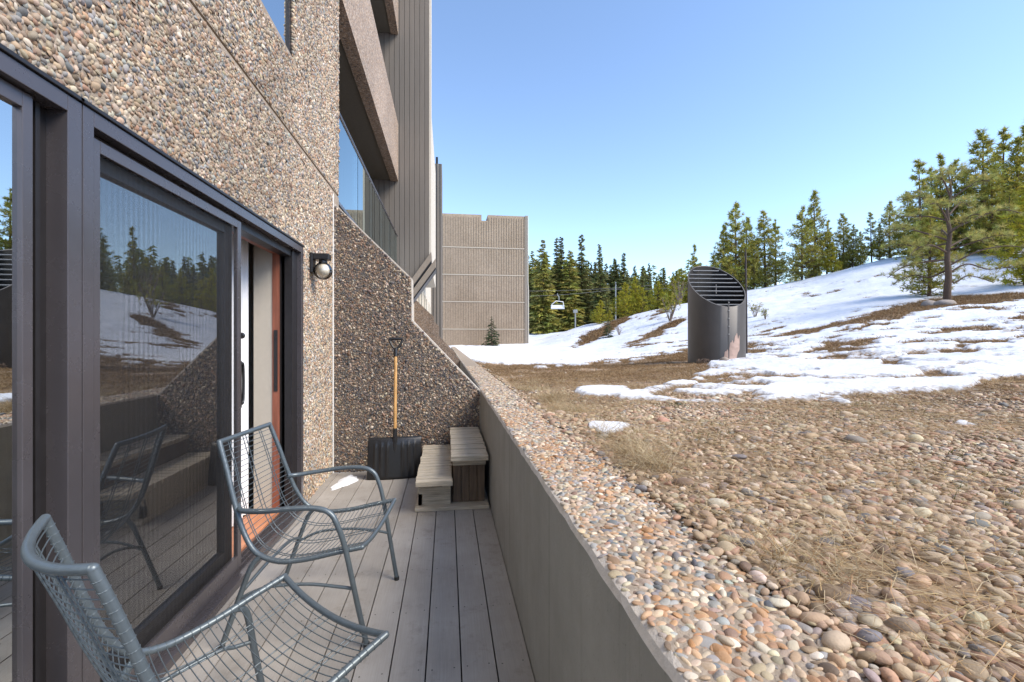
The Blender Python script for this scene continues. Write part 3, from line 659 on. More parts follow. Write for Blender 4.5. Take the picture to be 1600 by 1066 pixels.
# screen panel
sy0, sy1, sz0, sz1 = DY0+.062, 2.735, .055, DZ-.072; sx0, sx1 = BX-.032, BX-.010
mb = MB(); s_ = .042
mb.box(sx0, sx1, sy0, sy0+s_, sz0, sz1); mb.box(sx0, sx1, sy1-s_, sy1, sz0, sz1); mb.box(sx0, sx1, sy0+s_, sy1-s_, sz1-s_, sz1); mb.box(sx0, sx1, sy0+s_, sy1-s_, sz0, sz0+.075)
mb.build('screen_frame', M['frame'], slide, bevel=.002)
mb = MB(); mb.box(BX-.022, BX-.020, sy0+s_, sy1-s_, sz0+.075, sz1-s_); mb.build('screen', M['screen'], slide)
# glass panel behind screen
gx0, gx1 = BX-.088, BX-.045
mb = MB(); e = .085
mb.box(gx0, gx1, sy0, sy0+.05, sz0, sz1); mb.box(gx0, gx1, sy1-.03-e, sy1-.03, sz0, sz1); mb.box(gx0, gx1, sy0+.05, sy1-.03-e, sz1-.085, sz1); mb.box(gx0, gx1, sy0+.05, sy1-.03-e, sz0, sz0+.13)
mb.build('glass_panel_frame', M['frame_dark'], slide, bevel=.002)
mb = MB(); mb.box(BX-.069, BX-.064, sy0+.05, sy1-.03-e, sz0+.13, sz1-.085); mb.build('glass', M['glass'], slide)
mb = MB(); hy = sy1+.012
mb.tube(smoothpath([(BX-.02, sy1+.002, 1.165), (BX-.02, hy+.035, 1.16), (BX-.02, hy+.035, .965), (BX-.02, sy1+.002, .96)], 8), .008, 8)
mb.box(BX-.03, BX-.012, sy1-.001, sy1+.012, .93, 1.19); mb.tube([(BX-.02, sy1+.002, 1.33), (BX-.02, sy1+.032, 1.33)], .018, 10)
mb.build('handle', M['rubber'], slide)
# reveal of the opening
YJ = 3.60
mb = MB(); mb.box(-1.275, -1.225, YJ, YJ+.02, .04, 2.0); mb.box(-1.275, -1.225, DY0, DY1-.2, DZ-.09, DZ-.06); mb.build('wood_jamb', M['redwood'], slide)
mb = MB(); mb.box(-1.43, -1.30, DY0, YJ+.002, .0, .05); mb.box(-1.30, -1.225, DY0+.05, YJ, .0, .048); mb.build('wood_sill', M['orangewood'], slide)
mb = MB(); mb.box(-1.262, -1.238, YJ-.006, YJ-.001, .93, 1.38); mb.tube([(-1.25, YJ-.012, 1.33), (-1.25, YJ, 1.33)], .008); mb.tube([(-1.25, YJ-.012, .98), (-1.25, YJ, .98)], .008)
mb.build('strike_plate', M['frame_dark'], slide)
mb = MB(); mb.box(-1.405, -1.277, YJ+.005, YJ+.03, .05, 2.2); mb.build('wall_reveal', M['beige'], slide)
mb = MB(); ys = np.linspace(0, 1, 46)
def curtain(y0, y1, x, amp, waves):
    mb = MB(); n = 60; V = []
    for zz in (.06, 2.2):
        for i in range(n): t = i/(n-1); V.append((x+amp*math.sin(t*waves*2*PI)+amp*.3*math.sin(t*waves*5), y0+(y1-y0)*t, zz))
    mb.add(V, np.array([(i, i+1, n+i+1, n+i) for i in range(n-1)]), 0, None, True); return mb
o = B(curtain(2.85, 3.595, -1.435, .016, 10), 'curtain', M['curtain'], recalc=False); o.name = 'curtain'
o = B(curtain(2.02, 2.40, -1.235, .012, 5), 'curtain', M['curtain'], recalc=False)
# fixed light at left
fl = MB(); LY0, LY1 = -.6, DY0-.004
fl.box(fx0, fx1, LY1-.053, LY1, 0, DZ-.002); fl.box(fx0, fx1, LY0, LY1-.053, DZ-.052, DZ-.002); fl.box(fx0-.05, fx1+.02, LY0, LY1, -.02, .035); fl.box(fx0, fx1, LY0, LY0+.05, .035, DZ-.05)
fl.box(BX-.012, BX+.02, LY0-.02, LY1, DZ-.001, DZ+.012, 1)
flo = B(fl, 'window_wall', [M['frame'], M['frame_dark']], bevel=.002)
mb = MB(); a0, a1 = BX-.050, BX-.012; ye = LY1-.138; mb.box(a0, a1, ye-.032, ye, .036, DZ-.056); mb.box(a0, a1, LY0+.05, ye-.032, DZ-.10, DZ-.056); mb.box(a0, a1, LY0+.05, ye-.032, .036, .13)
mb.build('sash', M['frame'], flo, bevel=.002)
mb = MB(); mb.box(BX-.09, BX-.045, ye+.0005, LY1-.0535, .036, DZ-.054); mb.box(BX-.044, BX-.030, ye+.03, ye+.045, .036, DZ-.055); mb.build('channel', M['frame_dark'], flo)
mb = MB(); mb.box(BX-.030, BX-.025, LY0+.05, ye-.032, .13, DZ-.10); mb.build('pane', M['glass_clear'], flo)

# --- balconies
YE = 10.9
def par(z0, z1, zs):
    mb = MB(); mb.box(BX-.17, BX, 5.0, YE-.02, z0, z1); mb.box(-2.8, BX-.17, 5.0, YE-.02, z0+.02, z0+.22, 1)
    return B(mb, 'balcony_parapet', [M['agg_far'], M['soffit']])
p1 = par(4.98, 6.29, 5); p2 = par(8.36, 9.7, 8.4)
mb = MB(); mb.tube([(BX-.05, 5.0, 6.36), (BX-.05, YE-.02, 6.36)], .02, 8); mb.box(BX-.06, BX-.045, 5.0, YE-.02, 6.292, 6.35, 0); mb.build('cap_rail', M['frame'], p1)
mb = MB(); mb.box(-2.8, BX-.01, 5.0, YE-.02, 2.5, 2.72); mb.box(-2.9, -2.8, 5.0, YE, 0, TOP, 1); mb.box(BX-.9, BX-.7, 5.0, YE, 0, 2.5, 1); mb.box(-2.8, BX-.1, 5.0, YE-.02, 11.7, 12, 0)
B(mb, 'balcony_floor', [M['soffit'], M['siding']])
mb = MB(); mb.tube([(BX-.03, 5.0, 3.72), (BX-.03, YE-.03, 3.72)], .022, 8); mb.box(BX-.06, BX-.0, 5.0, YE-.03, 2.725, 2.76)
rail = B(mb, 'glass_railing', M['frame'])
yy = 5.0
for i in range(5):
    y1 = yy+1.17; mb = MB(); mb.box(BX-.036, BX-.026, yy+.012, y1-.012, 2.762, 3.698); mb.build('glass_panel', M['glass_rail'], rail); mb = MB(); mb.tube([(BX-.05, y1, 2.76), (BX-.05, y1, 3.7)], .012, 6); mb.build('post', M['frame'], rail); yy = y1

# --- projecting siding wall
mb = MB(); xe = -.41
def zbot(x): return 3.33+(x-xe)*1.49 if x > -1.2 else 2.15
x = xe; first = True
mb.prism([(xe-.01, TOP+.6), (xe-.01, 3.36), (-1.2, 2.2), (-2.9, 2.2), (-2.9, TOP+.6)], YE+.02, YE+.5, 'y', 1)
bw = .115
while x > -2.75:
    x0 = x-bw+.008; mb.prism([(x0, zbot(x0)), (x, zbot(x)), (x, TOP+.6), (x0, TOP+.6)], YE, YE+.022, 'y', 0); x -= bw
sw = B(mb, 'siding_wall', [M['siding'], M['frame_dark']])
mb = MB(); mb.box(xe-.012, xe+.03, YE-.004, YE+.5, 3.30, TOP+.6, 1); mb.build('corner_trim', [M['siding'], M['cream']], sw)
mb = MB()
for off, ex in ((.0, 0), (-.28, .10)):
    p0 = (xe+.04+ex, 3.36+off+ex*1.3); p1_ = (-1.15, 2.25+off)
    mb.prism([p0, p1_, (p1_[0], p1_[1]-.20), (p0[0], p0[1]-.20)], YE-.09, YE+.5, 'y', 0)
    mb.prism([(p0[0]+.004, p0[1]-.20), (p1_[0], p1_[1]-.204), (p1_[0], p1_[1]-.245), (p0[0]+.004, p0[1]-.245)], YE-.06, YE+.5, 'y', 1)
mb.build('sloped_fascia', [M['siding_trim'], M['frame_dark']], sw)
# bodies beyond
mb = MB(); mb.box(-8, -.46, YE+.5, 18.4, 3.4, 7.9); B(mb, 'upper_wing', M['cream'])
mb = MB(); mb.box(-8, -.86, YE+.5, 40, 0, 3.4)
lw = B(mb, 'lower_wing', M['cream'])
for i, yy in enumerate((13.6, 15.0, 17.0, 18.6, 21.2, 23.2, 27, 30, 34)):
    m1 = MB(); m1.box(-.87, -.845, yy, yy+.9, 1.35, 3.0); m1.box(-.87, -.83, yy-.07, yy-.002, 1.28, 3.07, 1); m1.box(-.87, -.83, yy+.902, yy+.97, 1.28, 3.07, 1)
    m1.build('window', [M['glass_clear'], M['cream']], lw)
mb = MB()
for k_ in range(10): mb.box(-.86-.09*k_, -.86-.09*k_+.0, 0, 0, 0, 0) if False else None
mb.box(-6, -.29, 25, 27.5, 0, 10.8); mb.box(-.62, -.5, 25.1, 25.4, 10.8, 11.2, 1)
for k_ in range(6): mb.box(-.40-.18*k_, -.37-.18*k_, 24.985, 25.0, 0, 10.8, 1)
B(mb, 'stair_tower', [M['siding'], M['frame_dark']])
mb = MB(); mb.box(-8, -.86, 18.4, 25, 3.4, 8.6); mb.box(-8, -.9, 27.5, 40, 3.4, 8.2); B(mb, 'far_wing', M['cream'])

# --- wing walls that divide the patios
def wing(Y, k, stones_on):
    """k scales nothing: same section repeated down the building"""
    pts = [(BX-.15, 0), (WX0, 0), (WX0, .79)]
    Y0 = 4.75
    pts += [(at_y(644, 500, Y0)), (at_y(643.5, 435, Y0)), (at_y(525, 320, Y0))]
    pts += [(BX-.15, pts[-1][1]+.12)]
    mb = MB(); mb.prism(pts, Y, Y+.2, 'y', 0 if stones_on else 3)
    if stones_on:
        a, b = grid_pts(BX+.006, WX0-.004, .0, 2.8, .0165)
        p2, p3, p4, p5 = pts[2:6]
        def inside(a, b, m=.012):
            top = np.where(a > p3[0], p2[1]+(p3[1]-p2[1])*(p2[0]-a)/(p2[0]-p3[0]), p4[1]+(p5[1]-p4[1])*(p4[0]-a)/(p4[0]-p5[0]))
            k = b < top-m*1.5; k &= ~((np.abs(a-p3[0]) < m) & (b > p3[1]-.02)); return k
        k = inside(a, b); a, b = a[k], b[k]; n = len(a); ru = .0168*.66*np.exp(rng.normal(size=n)*.24)
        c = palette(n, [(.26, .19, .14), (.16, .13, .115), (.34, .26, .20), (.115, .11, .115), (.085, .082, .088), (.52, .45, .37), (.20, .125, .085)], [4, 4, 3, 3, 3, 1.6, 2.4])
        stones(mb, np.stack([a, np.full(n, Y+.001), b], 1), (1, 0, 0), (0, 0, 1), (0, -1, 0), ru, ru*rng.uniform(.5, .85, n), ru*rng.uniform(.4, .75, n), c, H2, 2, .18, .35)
        mb.add(np.array([(BX+.002, Y-.0015, 0), (WX0-.001, Y-.0015, 0)]+[(p[0]-(.008 if i in (0, 1, 2) else .0), Y-.0015, p[1]-.014) for i, p in enumerate(pts[2:6])]), [(0, 1, 2, 3, 4, 5)], 1)
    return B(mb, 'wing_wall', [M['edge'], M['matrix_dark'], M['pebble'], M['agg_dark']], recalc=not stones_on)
w1 = wing(4.75, 1, True); wing(12.3, 1, False); wing(20.0, 1, False)

# ================================================================== WALL LAMP
lm = thing('wall_lamp', 'black wall lamp with a clear glass globe on the pebbled wall beside the door', 'lamp', (BX, 4.0, 1.98))
mb = MB(); mb.box(0, .03, -.05, .05, -.12, .045); mb.box(.03, .155, -.045, .045, -.01, .040); mb.build('bracket', M['rubber'], lm, bevel=.006)
mb = MB(); mb.lathe([(.03, 0), (.035, -.02), (.033, -.035)], .10, 0, -.008, 20); mb.build('socket', M['rubber'], lm)
mb = MB(); prof = [(.034, -.03)]+[(.074*math.sin(a), -.10+.074*math.cos(a)) for a in np.linspace(.5, PI, 14)]
mb.lathe(prof, .10, 0, 0, 28); mb.build('globe', M['globe'], lm)
mb = MB(); mb.lathe([(.018, -.035), (.042, -.06), (.052, -.09), (.042, -.125), (.001, -.145)], .10, 0, 0, 14); mb.build('bulb', simple('frosted_bulb', (.75, .70, .60), .3), lm)

# ================================================================== SNOW SHOVEL
sx_, sy_ = -.49, 4.44
sh = thing('snow_shovel', 'snow shovel with black plastic blade and wooden shaft leaning on the dark pebbled wall', 'snow shovel', (sx_, sy_, 0), R(3))
lean = math.atan2(.20, 1.28)
def lz(h, off=0): return (0, h*math.tan(lean)+off, h)
nx, nz = 17, 14; V = []
bw_, bh_ = .255, .385
for j in range(nz+1):
    for i in range(65):
        u = i/64*2-1; t = j/nz; xx = u*bw_*(1-.03*t); rib = 0
        for rc in (-.72, -.5, -.28, .28, .5, .72):
            if abs(u-rc) < .05 and .13 < t < .85: rib = .012*math.cos((u-rc)/.05*PI/2)
        y = .02-.05*(1-u*u)*.6+.05*(t-.1)**2*0+.045*t+ (.0 if t < .86 else (t-.86)*.12)
        V.append((xx, y-rib, .004+t*bh_))
f = [(j*65+i, j*65+i+1, (j+1)*65+i+1, (j+1)*65+i) for j in range(nz) for i in range(64)]
mb = MB(); mb.add(V, np.array(f), 0, None, True); bl = mb.build('blade', M['rubber'], sh, recalc=False)
so_ = bl.modifiers.new('s', 'SOLIDIFY'); so_.thickness = .006
mb = MB(); mb.tube([(0, .03, .18), (0, .045, .30), lz(.47, -.02)], [.014, .026, .02], 12); mb.build('socket', M['rubber'], sh)
mb = MB(); mb.tube(smoothpath([(0, .045, .33), lz(.6, -.018), lz(.9, -.022), lz(1.22, -.02)], 5), .0150, 12); mb.build('shaft', M['handle'], sh)
mb = MB(); z0 = 1.18
g = lambda x_, z_: (x_, z_*math.tan(lean)-.02, z_)
mb.tube([g(0, 1.15), g(0, 1.23)], [.021, .019], 12)
mb.tube(smoothpath([g(0, 1.215), g(-.03, 1.245), g(-.055, 1.29), g(-.06, 1.315)], 4), .011, 8); mb.tube(smoothpath([g(0, 1.215), g(.03, 1.245), g(.055, 1.29), g(.06, 1.315)], 4), .011, 8)
mb.tube([g(-.066, 1.318), g(-.03, 1.322), g(.03, 1.322), g(.066, 1.318)], .015, 10)
mb.build('grip', M['rubber'], sh)

# ================================================================== WOODEN STEPS
st = thing('wooden_steps', 'two step weathered wooden stair with slatted treads in the deck corner', 'steps', (.03, 4.15, 0))
S = lambda mb, name, m, **k: mb.build(name, m, st, **k)
def treads(x0, x1, y0, y1, z, n):
    mb = MB(); w_ = (y1-y0)/n
    for i in range(n): mb.box(x0+random.uniform(-.004, .004), x1+random.uniform(-.004, .004), y0+i*w_+.008, y0+(i+1)*w_-.008, z-.036, z+random.uniform(-.002, .002))
    return mb
ox, oy = .03, 4.15
def rel(mb): 
    mb.v = [v-np.array([ox, oy, 0]) for v in mb.v]; return mb
S(rel(treads(-.235, .035, 3.46, 4.70, .255, 14)), 'lower_tread', M['weathered'], bevel=.003)
S(rel(treads(.028, .312, 3.50, 4.70, .425, 14)), 'upper_tread', M['weathered'], bevel=.003)
mb = MB(); mb.box(-.225, .025, 3.62, 3.66, .03, .12); mb.box(-.225, .025, 3.60, 3.64, .125, .175); mb.box(-.225, -.19, 3.62, 4.70, .03, .215); mb.box(-.2, -.12, 3.58, 3.66, .178, .217); mb.box(-.04, .02, 3.58, 3.66, .178, .217)
S(rel(mb), 'lower_box', M['weathered'], bevel=.003)
mb = MB()
for i in range(4): mb.box(.048+i*.062, .107+i*.062, 3.655+.002*i, 3.68, .03, .325)
mb.box(.048, .07, 3.68, 4.70, .03, .385); mb.box(.275, .296, 3.68, 4.70, .03, .385)
S(rel(mb), 'upper_box', M['steps_side'], bevel=.002)
mb = MB(); mb.box(.04, .300, 3.62, 3.652, .328, .387); S(rel(mb), 'apron', M['weathered'], bevel=.003)
mb = MB(); mb.box(-.245, .32, 3.56, 3.66, .002, .030); mb.box(-.24, -.15, 3.66, 4.70, .002, .028); mb.box(.24, .32, 3.66, 4.70, .002, .028); S(rel(mb), 'base_board', M['weathered'], bevel=.003)

# leftover snow on the deck
mb = MB(); n = 40; V = [(0, 0, .022)]
cx, cy = -.93, 4.42
for i in range(n):
    a = 2*PI*i/n; rr_ = 1+.16*math.sin(3*a+1)+.08*math.sin(7*a)+.05*random.uniform(-1, 1)
    V.append((.085*rr_*math.cos(a)*.6, .21*rr_*math.sin(a)*.6, .016)); 
for i in range(n):
    v = V[1+i]; V.append((v[0]*1.6, v[1]*1.65, .001))
f = [(0, 1+i, 1+(i+1) % n) for i in range(n)]+[(1+i, 1+n+i, 1+n+(i+1) % n, 1+(i+1) % n) for i in range(n)]
mb.add(V, f, 0, None, True); o = mb.build('snow_patch', M['snow'], recalc=True); o.location = (cx, cy, .001); o.rotation_euler = (0, 0, R(-12)); setp(o, 'small melting heap of snow on the deck by the pebbled wall corner', 'snow')

# ================================================================== WIRE CHAIRS
def chair(name, label, arms=True, bowb=.012):
    t = thing(name, label, 'chair')
    side = smoothpath([(-.36, 0, .86), (-.32, 0, .74), (-.28, 0, .61), (-.235, 0, .49), (-.175, 0, .405), (-.08, 0, .372), (.04, 0, .38), (.17, 0, .408), (.28, 0, .43)], 8)
    n = len(side)
    def halfw(i): return .215+.073*min(1, i/(n-1)*1.5)
    def bow(i): tt = i/(n-1); return bowb*max(0, 1-tt*2.2)+.036*min(1, tt*2.2)
    nor = []
    for i in range(n):
        T = (side[min(i+1, n-1)]-side[max(i-1, 0)]).normalized(); nor.append(Vector((-abs(T.z), 0, -abs(T.x))))
    def pt(i, w):
        i0 = int(min(max(i, 0), n-1)); i1 = min(i0+1, n-1); fr = i-i0
        c = side[i0].lerp(side[i1], fr); N_ = nor[i0].lerp(nor[i1], fr)
        return Vector((c.x, w*halfw(i), c.z))+N_*(bow(i)*(1-w*w))
    mb = MB()
    for sg in (-1, 1): mb.tube([Vector((p.x, sg*halfw(i), p.z)) for i, p in enumerate(side)], .0112, 10)
    mb.tube([pt(0, w_) for w_ in np.linspace(-1, 1, 21)], .0112, 10); mb.tube([pt(n-1, w_) for w_ in np.linspace(-1, 1, 15)], .0105, 10)
    for sg in (-1, 1):
        for ii in (0, n-1):
            v, f = ICO2; mb.add(v*.0115+np.array(Vector((side[ii].x, sg*halfw(ii), side[ii].z))), f, 0, None, True)
    mb.build('seat_frame', M['wire'], t)
    mb = MB(); L_ = [0]
    for i in range(1, n): L_.append(L_[-1]+(side[i]-side[i-1]).length)
    q = 41
    for k_ in range(1, q):
        s = L_[-1]*k_/q; i = int(np.searchsorted(L_, s))-1; fr = i+(s-L_[i])/(L_[i+1]-L_[i])
        mb.tube([pt(fr, w_) for w_ in np.linspace(-1, 1, 13)], .0016, 5, cap=False)
        for sg in (-1, 1):
            c = pt(fr, sg); T = (side[min(i+1, n-1)]-side[i]).normalized()
            ring = [c+(Vector((0, 1, 0))*math.cos(a)+T.cross(Vector((0, 1, 0)))*math.sin(a))*.0118 for a in np.linspace(0, 2*PI, 9)]
            mb.tube(ring, .0012, 4, cap=False)
    for w_ in (-.64, -.57, -.06, .05, .57, .64): mb.tube([pt(i, w_)+nor[i]*.004 for i in range(0, n)], .0021, 5)
    mb.build('wire_mesh', M['wire'], t)
    for sg in (-1, 1):
        yo = sg*.31; yf = sg*.275
        if arms:
            p = smoothpath([(-.272, sg*.225, .585), (-.235, sg*.265, .578), (-.12, sg*.30, .588), (.0, yo, .602), (.10, yo, .602), (.155, yo, .580), (.185, yo, .53), (.215, sg*.303, .43), (.255, sg*.29, .22), (.295, yf, .0125)], 6)
            mb = MB(); mb.tube(p, .0112, 10); mb.tube([(.21, sg*.285, .418), (.217, sg*.303, .425)], .008, 8); mb.build('arm_leg', M['wire'], t); ff = (.2955, yf)
        else:
            p = smoothpath([(.10, sg*.287, .39), (.135, sg*.290, .378), (.152, sg*.288, .34), (.17, sg*.283, .22), (.205, yf, .0125)], 6)
            mb = MB(); mb.tube(p, .0112, 10); mb.build('front_leg', M['wire'], t); ff = (.2055, yf)
        p = smoothpath([(-.15, sg*.275, .39), (-.185, sg*.28, .35), (-.225, sg*.28, .25), (-.31, sg*.28, .0125)], 6)
        mb = MB(); mb.tube(p, .0112, 10); mb.build('rear_leg', M['wire'], t)
        mb = MB(); xs_ = .245 if arms else .166; mb.tube(smoothpath([(-.24, sg*.28, .21), (-.12, sg*.285, .262), (.05, sg*.287, .275), (xs_-.06, sg*.287, .262), (xs_, sg*.284, .252)], 6), .0072, 8); mb.build('stretcher', M['wire'], t)
        for fx_, fy_ in (ff, (-.3105, sg*.28)):
            mb = MB(); mb.tube([(fx_, fy_, .0), (fx_, fy_, .018)], .0135, 10); mb.build('foot', M['rubber'], t)
    mb = MB(); mb.tube(smoothpath([(-.235, -.28, .23), (-.20, -.1, .29), (-.20, .1, .29), (-.235, .28, .23)], 6), .0072, 8); mb.build('rear_brace', M['wire'], t)
    return t
ch = chair('wire_chair', 'armless grey wire mesh chair nearest the camera with a deeply curved back', False, .058)
ch.location = (-.583, 1.402, 0); ch.rotation_euler = (0, 0, R(46))
c2 = chair('wire_armchair', 'grey wire mesh armchair standing in front of the open sliding door')
c2.location = (-.60, 2.335, 0); c2.rotation_euler = (0, 0, R(-7))

# ================================================================== VENT
vx, vy, _ = P(1119, 533, 10.5); vr = .605; vz = gz(vx, vy)
vt = thing('vent_shaft', 'large dark brown slanted cut metal ventilation pipe with louvres standing in the snow', 'vent', (vx, vy, vz))
fwd = Vector((vx, vy, 0)).normalized(); rgt = Vector((fwd.y, -fwd.x, 0))
zc = CZ+1.27-vz; kf, kr = .97/1.21, -.50/1.21
def ztop(x, y): return zc+kf*(x*fwd.x+y*fwd.y)+kr*(x*rgt.x+y*rgt.y)
seg = 72; V = []
for j, rad in ((0, vr), (1, vr), (2, vr-.022), (3, vr-.022)):
    for k_ in range(seg):
        a = 2*PI*k_/seg; x = rad*math.cos(a); y = rad*math.sin(a)
        V.append((x, y, -.25 if j == 0 else (ztop(x, y) if j < 3 else .2)))
f = [(j*seg+k_, j*seg+(k_+1) % seg, (j+1)*seg+(k_+1) % seg, (j+1)*seg+k_) for j in range(3) for k_ in range(seg)]
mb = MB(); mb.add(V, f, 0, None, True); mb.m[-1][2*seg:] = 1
o = mb.build('casing', [M['culvert'], M['dark']], vt, recalc=False)
es = o.modifiers.new('e', 'EDGE_SPLIT'); es.split_angle = R(50)
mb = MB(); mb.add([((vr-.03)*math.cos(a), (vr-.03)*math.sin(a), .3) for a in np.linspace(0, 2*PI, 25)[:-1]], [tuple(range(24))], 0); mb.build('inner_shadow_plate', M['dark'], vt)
# louvres: level slats across the slanted cut
gdir = (fwd*kf+rgt*kr).normalized(); hdir = Vector((gdir.y, -gdir.x, 0))
for i in range(9):
    t_ = -.86+i*1.70/8; y0 = t_*(vr-.03); hw = math.sqrt(max(0, (vr-.026)**2-y0**2)); mb = MB(); V = []
    for s_ in (-1, 1):
        for dy, dz in ((0, 0), (.0, -.012), (.02, -.03), (.024, -.026), (.016, .0)):
            base = hdir*(s_*hw)+gdir*y0; p = hdir*(s_*hw*(1 if dy < .05 else .93))+gdir*(y0+dy); V.append((p.x, p.y, ztop(base.x, base.y)-.02+dz))
    mb.add(V, [(0, 1, 6, 5), (1, 2, 7, 6), (2, 3, 8, 7), (3, 4, 9, 8), (4, 0, 5, 9)], 0); mb.build('louvre', M['culvert_in'], vt)
mb = MB(); mb.tube([(fwd.x*s_+rgt.x*.0, fwd.y*s_, ztop(fwd.x*s_, fwd.y*s_)-.05) for s_ in (-.2, .1)], .005, 6); mb.build('louvre_bar', M['culvert_in'], vt)
# bare patch near the foot, follows the curved shell
tocam = math.atan2(-fwd.y, -fwd.x); mb = MB(); V = []; nn = 34
for k_ in range(nn):
    t_ = k_/(nn-1); a_ = tocam+.26+.60*t_; r_ = vr+.004
    topz = .10+.46*min(1, t_*1.35)**.8+.05*math.sin(t_*19)+.03*math.sin(t_*41); botz = .02+(.28*max(0, t_-.72)/.28)+.03*math.sin(t_*23+1)
    V += [(r_*math.cos(a_), r_*math.sin(a_), botz+.03), (r_*math.cos(a_), r_*math.sin(a_), max(topz, botz+.01)+.03)]
mb.add(V, [(2*i, 2*i+2, 2*i+3, 2*i+1) for i in range(nn-1)], 0); mb.build('bare_patch', M['rust'], vt)
mb = MB(); mb.box(vr-.004, vr+.004, -.012, .012, 0, zc-.42, rot=Matrix.Rotation(tocam+.42, 4, 'Z')); mb.build('seam', M['culvert'], vt)
for k_ in range(5):
    mb = MB(); a_ = tocam+.42; mb.tube([((vr+.002)*math.cos(a_), (vr+.002)*math.sin(a_), .62+.17*k_), ((vr+.014)*math.cos(a_), (vr+.014)*math.sin(a_), .62+.17*k_)], .012, 8); mb.build('bolt', M['culvert_in'], vt)
for ang, z_ in ((-.6, .5),(.05, .95), (-.35, .3)):
    pass
# pole behind the vent
px_, py_, pz_ = on_ground(1167, 11.6)
mb = MB(); mb.tube([(0, 0, -.2), (-.012, 0, 1.2), (-.035, 0, 2.62)], .022, 8); mb.tube([(-.035, 0, 2.6), (-.035, 0, 2.72)], .012, 6)
o = mb.build('marker_pole', M['pipe']); o.location = (px_, py_, pz_); setp(o, 'thin dark metal pole standing just behind the vent pipe', 'pole')
# stones by the vent and under the pine
def rock(px, d, s, label, flat=.6):
    x, y, z = on_ground(px, d); mb = MB(); v, f = ICO3; k = 1+.25*(fbm(v[:, 0]*1.5+px, v[:, 1]*1.5+v[:, 2], 5)-.5)*2
    mb.add(v*k[:, None]*np.array([s, s*.7, s*flat]), f, 0, None, True); o = mb.build('rock', M['rock']); o.location = (x, y, z+s*flat*.25); o.rotation_euler = (0, 0, px); setp(o, label, 'rock'); return o
rock(1132, 9.75, .16, 'pale rock at the foot of the vent pipe')
rock(1452, 21.0, .42, 'grey boulder in the brown grass left of the big pine trunk')
rock(1473, 20.6, .45, 'tan boulder in the brown grass in front of the big pine trunk', .5)
rock(987, 12.0, .12, 'small dark rock lying on the bare strip left of the vent')

# ================================================================== FAR BUILDING
FY = 47.3; fxl = -5.0; fxr = at_y(824.5, 400, FY)[0]; ztopb = at_y(760, 336, FY)[1]; zb = .2
fb = thing('far_apartment_block', 'ribbed tan concrete end wall of a far apartment block with pale floor bands', 'building', (2, FY, zb))
def FBd(mb, name, m, **k):
    o = mb.build(name, m, fb, **k); o.location = (-2, -FY, -zb); return o
mb = MB(); nl, nrr = at_y(752.5, 340, FY)[0], at_y(762, 340, FY)[0]; nz_ = at_y(757, 345, FY)[1]
mb.prism([(fxl, zb), (fxr, zb), (fxr, ztopb), (nrr, ztopb), (nrr, nz_), (nl, nz_), (nl, ztopb), (fxl, ztopb)], FY, FY+14, 'y')
lev = [at_y(760, y_, FY)[1] for y_ in (541, 514.5, 472, 430, 387.5, 336)]
x = -1.2
while x < fxr-.35:
    for a_, b_ in zip(lev[:-1], lev[1:]):
        top_ = b_-.09
        if b_ == lev[-1]: top_ = (nz_-.1 if nl-.1 < x < nrr else b_-.25)
        w_ = .13+random.uniform(-.012, .012)
        mb.box(x, x+w_, FY-.05+random.uniform(-.006, .006), FY-.001, a_+.09, top_)
    x += .26
FBd(mb, 'wall', M['rib'])
for a_ in lev[1:-1]: mb = MB(); mb.box(-1.2, fxr-.3, FY-.065, FY-.002, a_-.05, a_+.05); FBd(mb, 'floor_band', M['band'])
mb = MB(); mb.box(fxr-.27, fxr+.03, FY-.11, FY-.001, zb, ztopb+.05); FBd(mb, 'corner_strip', M['siding_trim'])
mb = MB(); mb.tube([(fxr+.06, FY-.12, zb+.3), (fxr+.06, FY-.12, 6.5), (fxr+.0, FY-.12, 7.4), (fxr+.0, FY-.12, ztopb)], .05, 8); FBd(mb, 'drain_pipe', M['cream'])

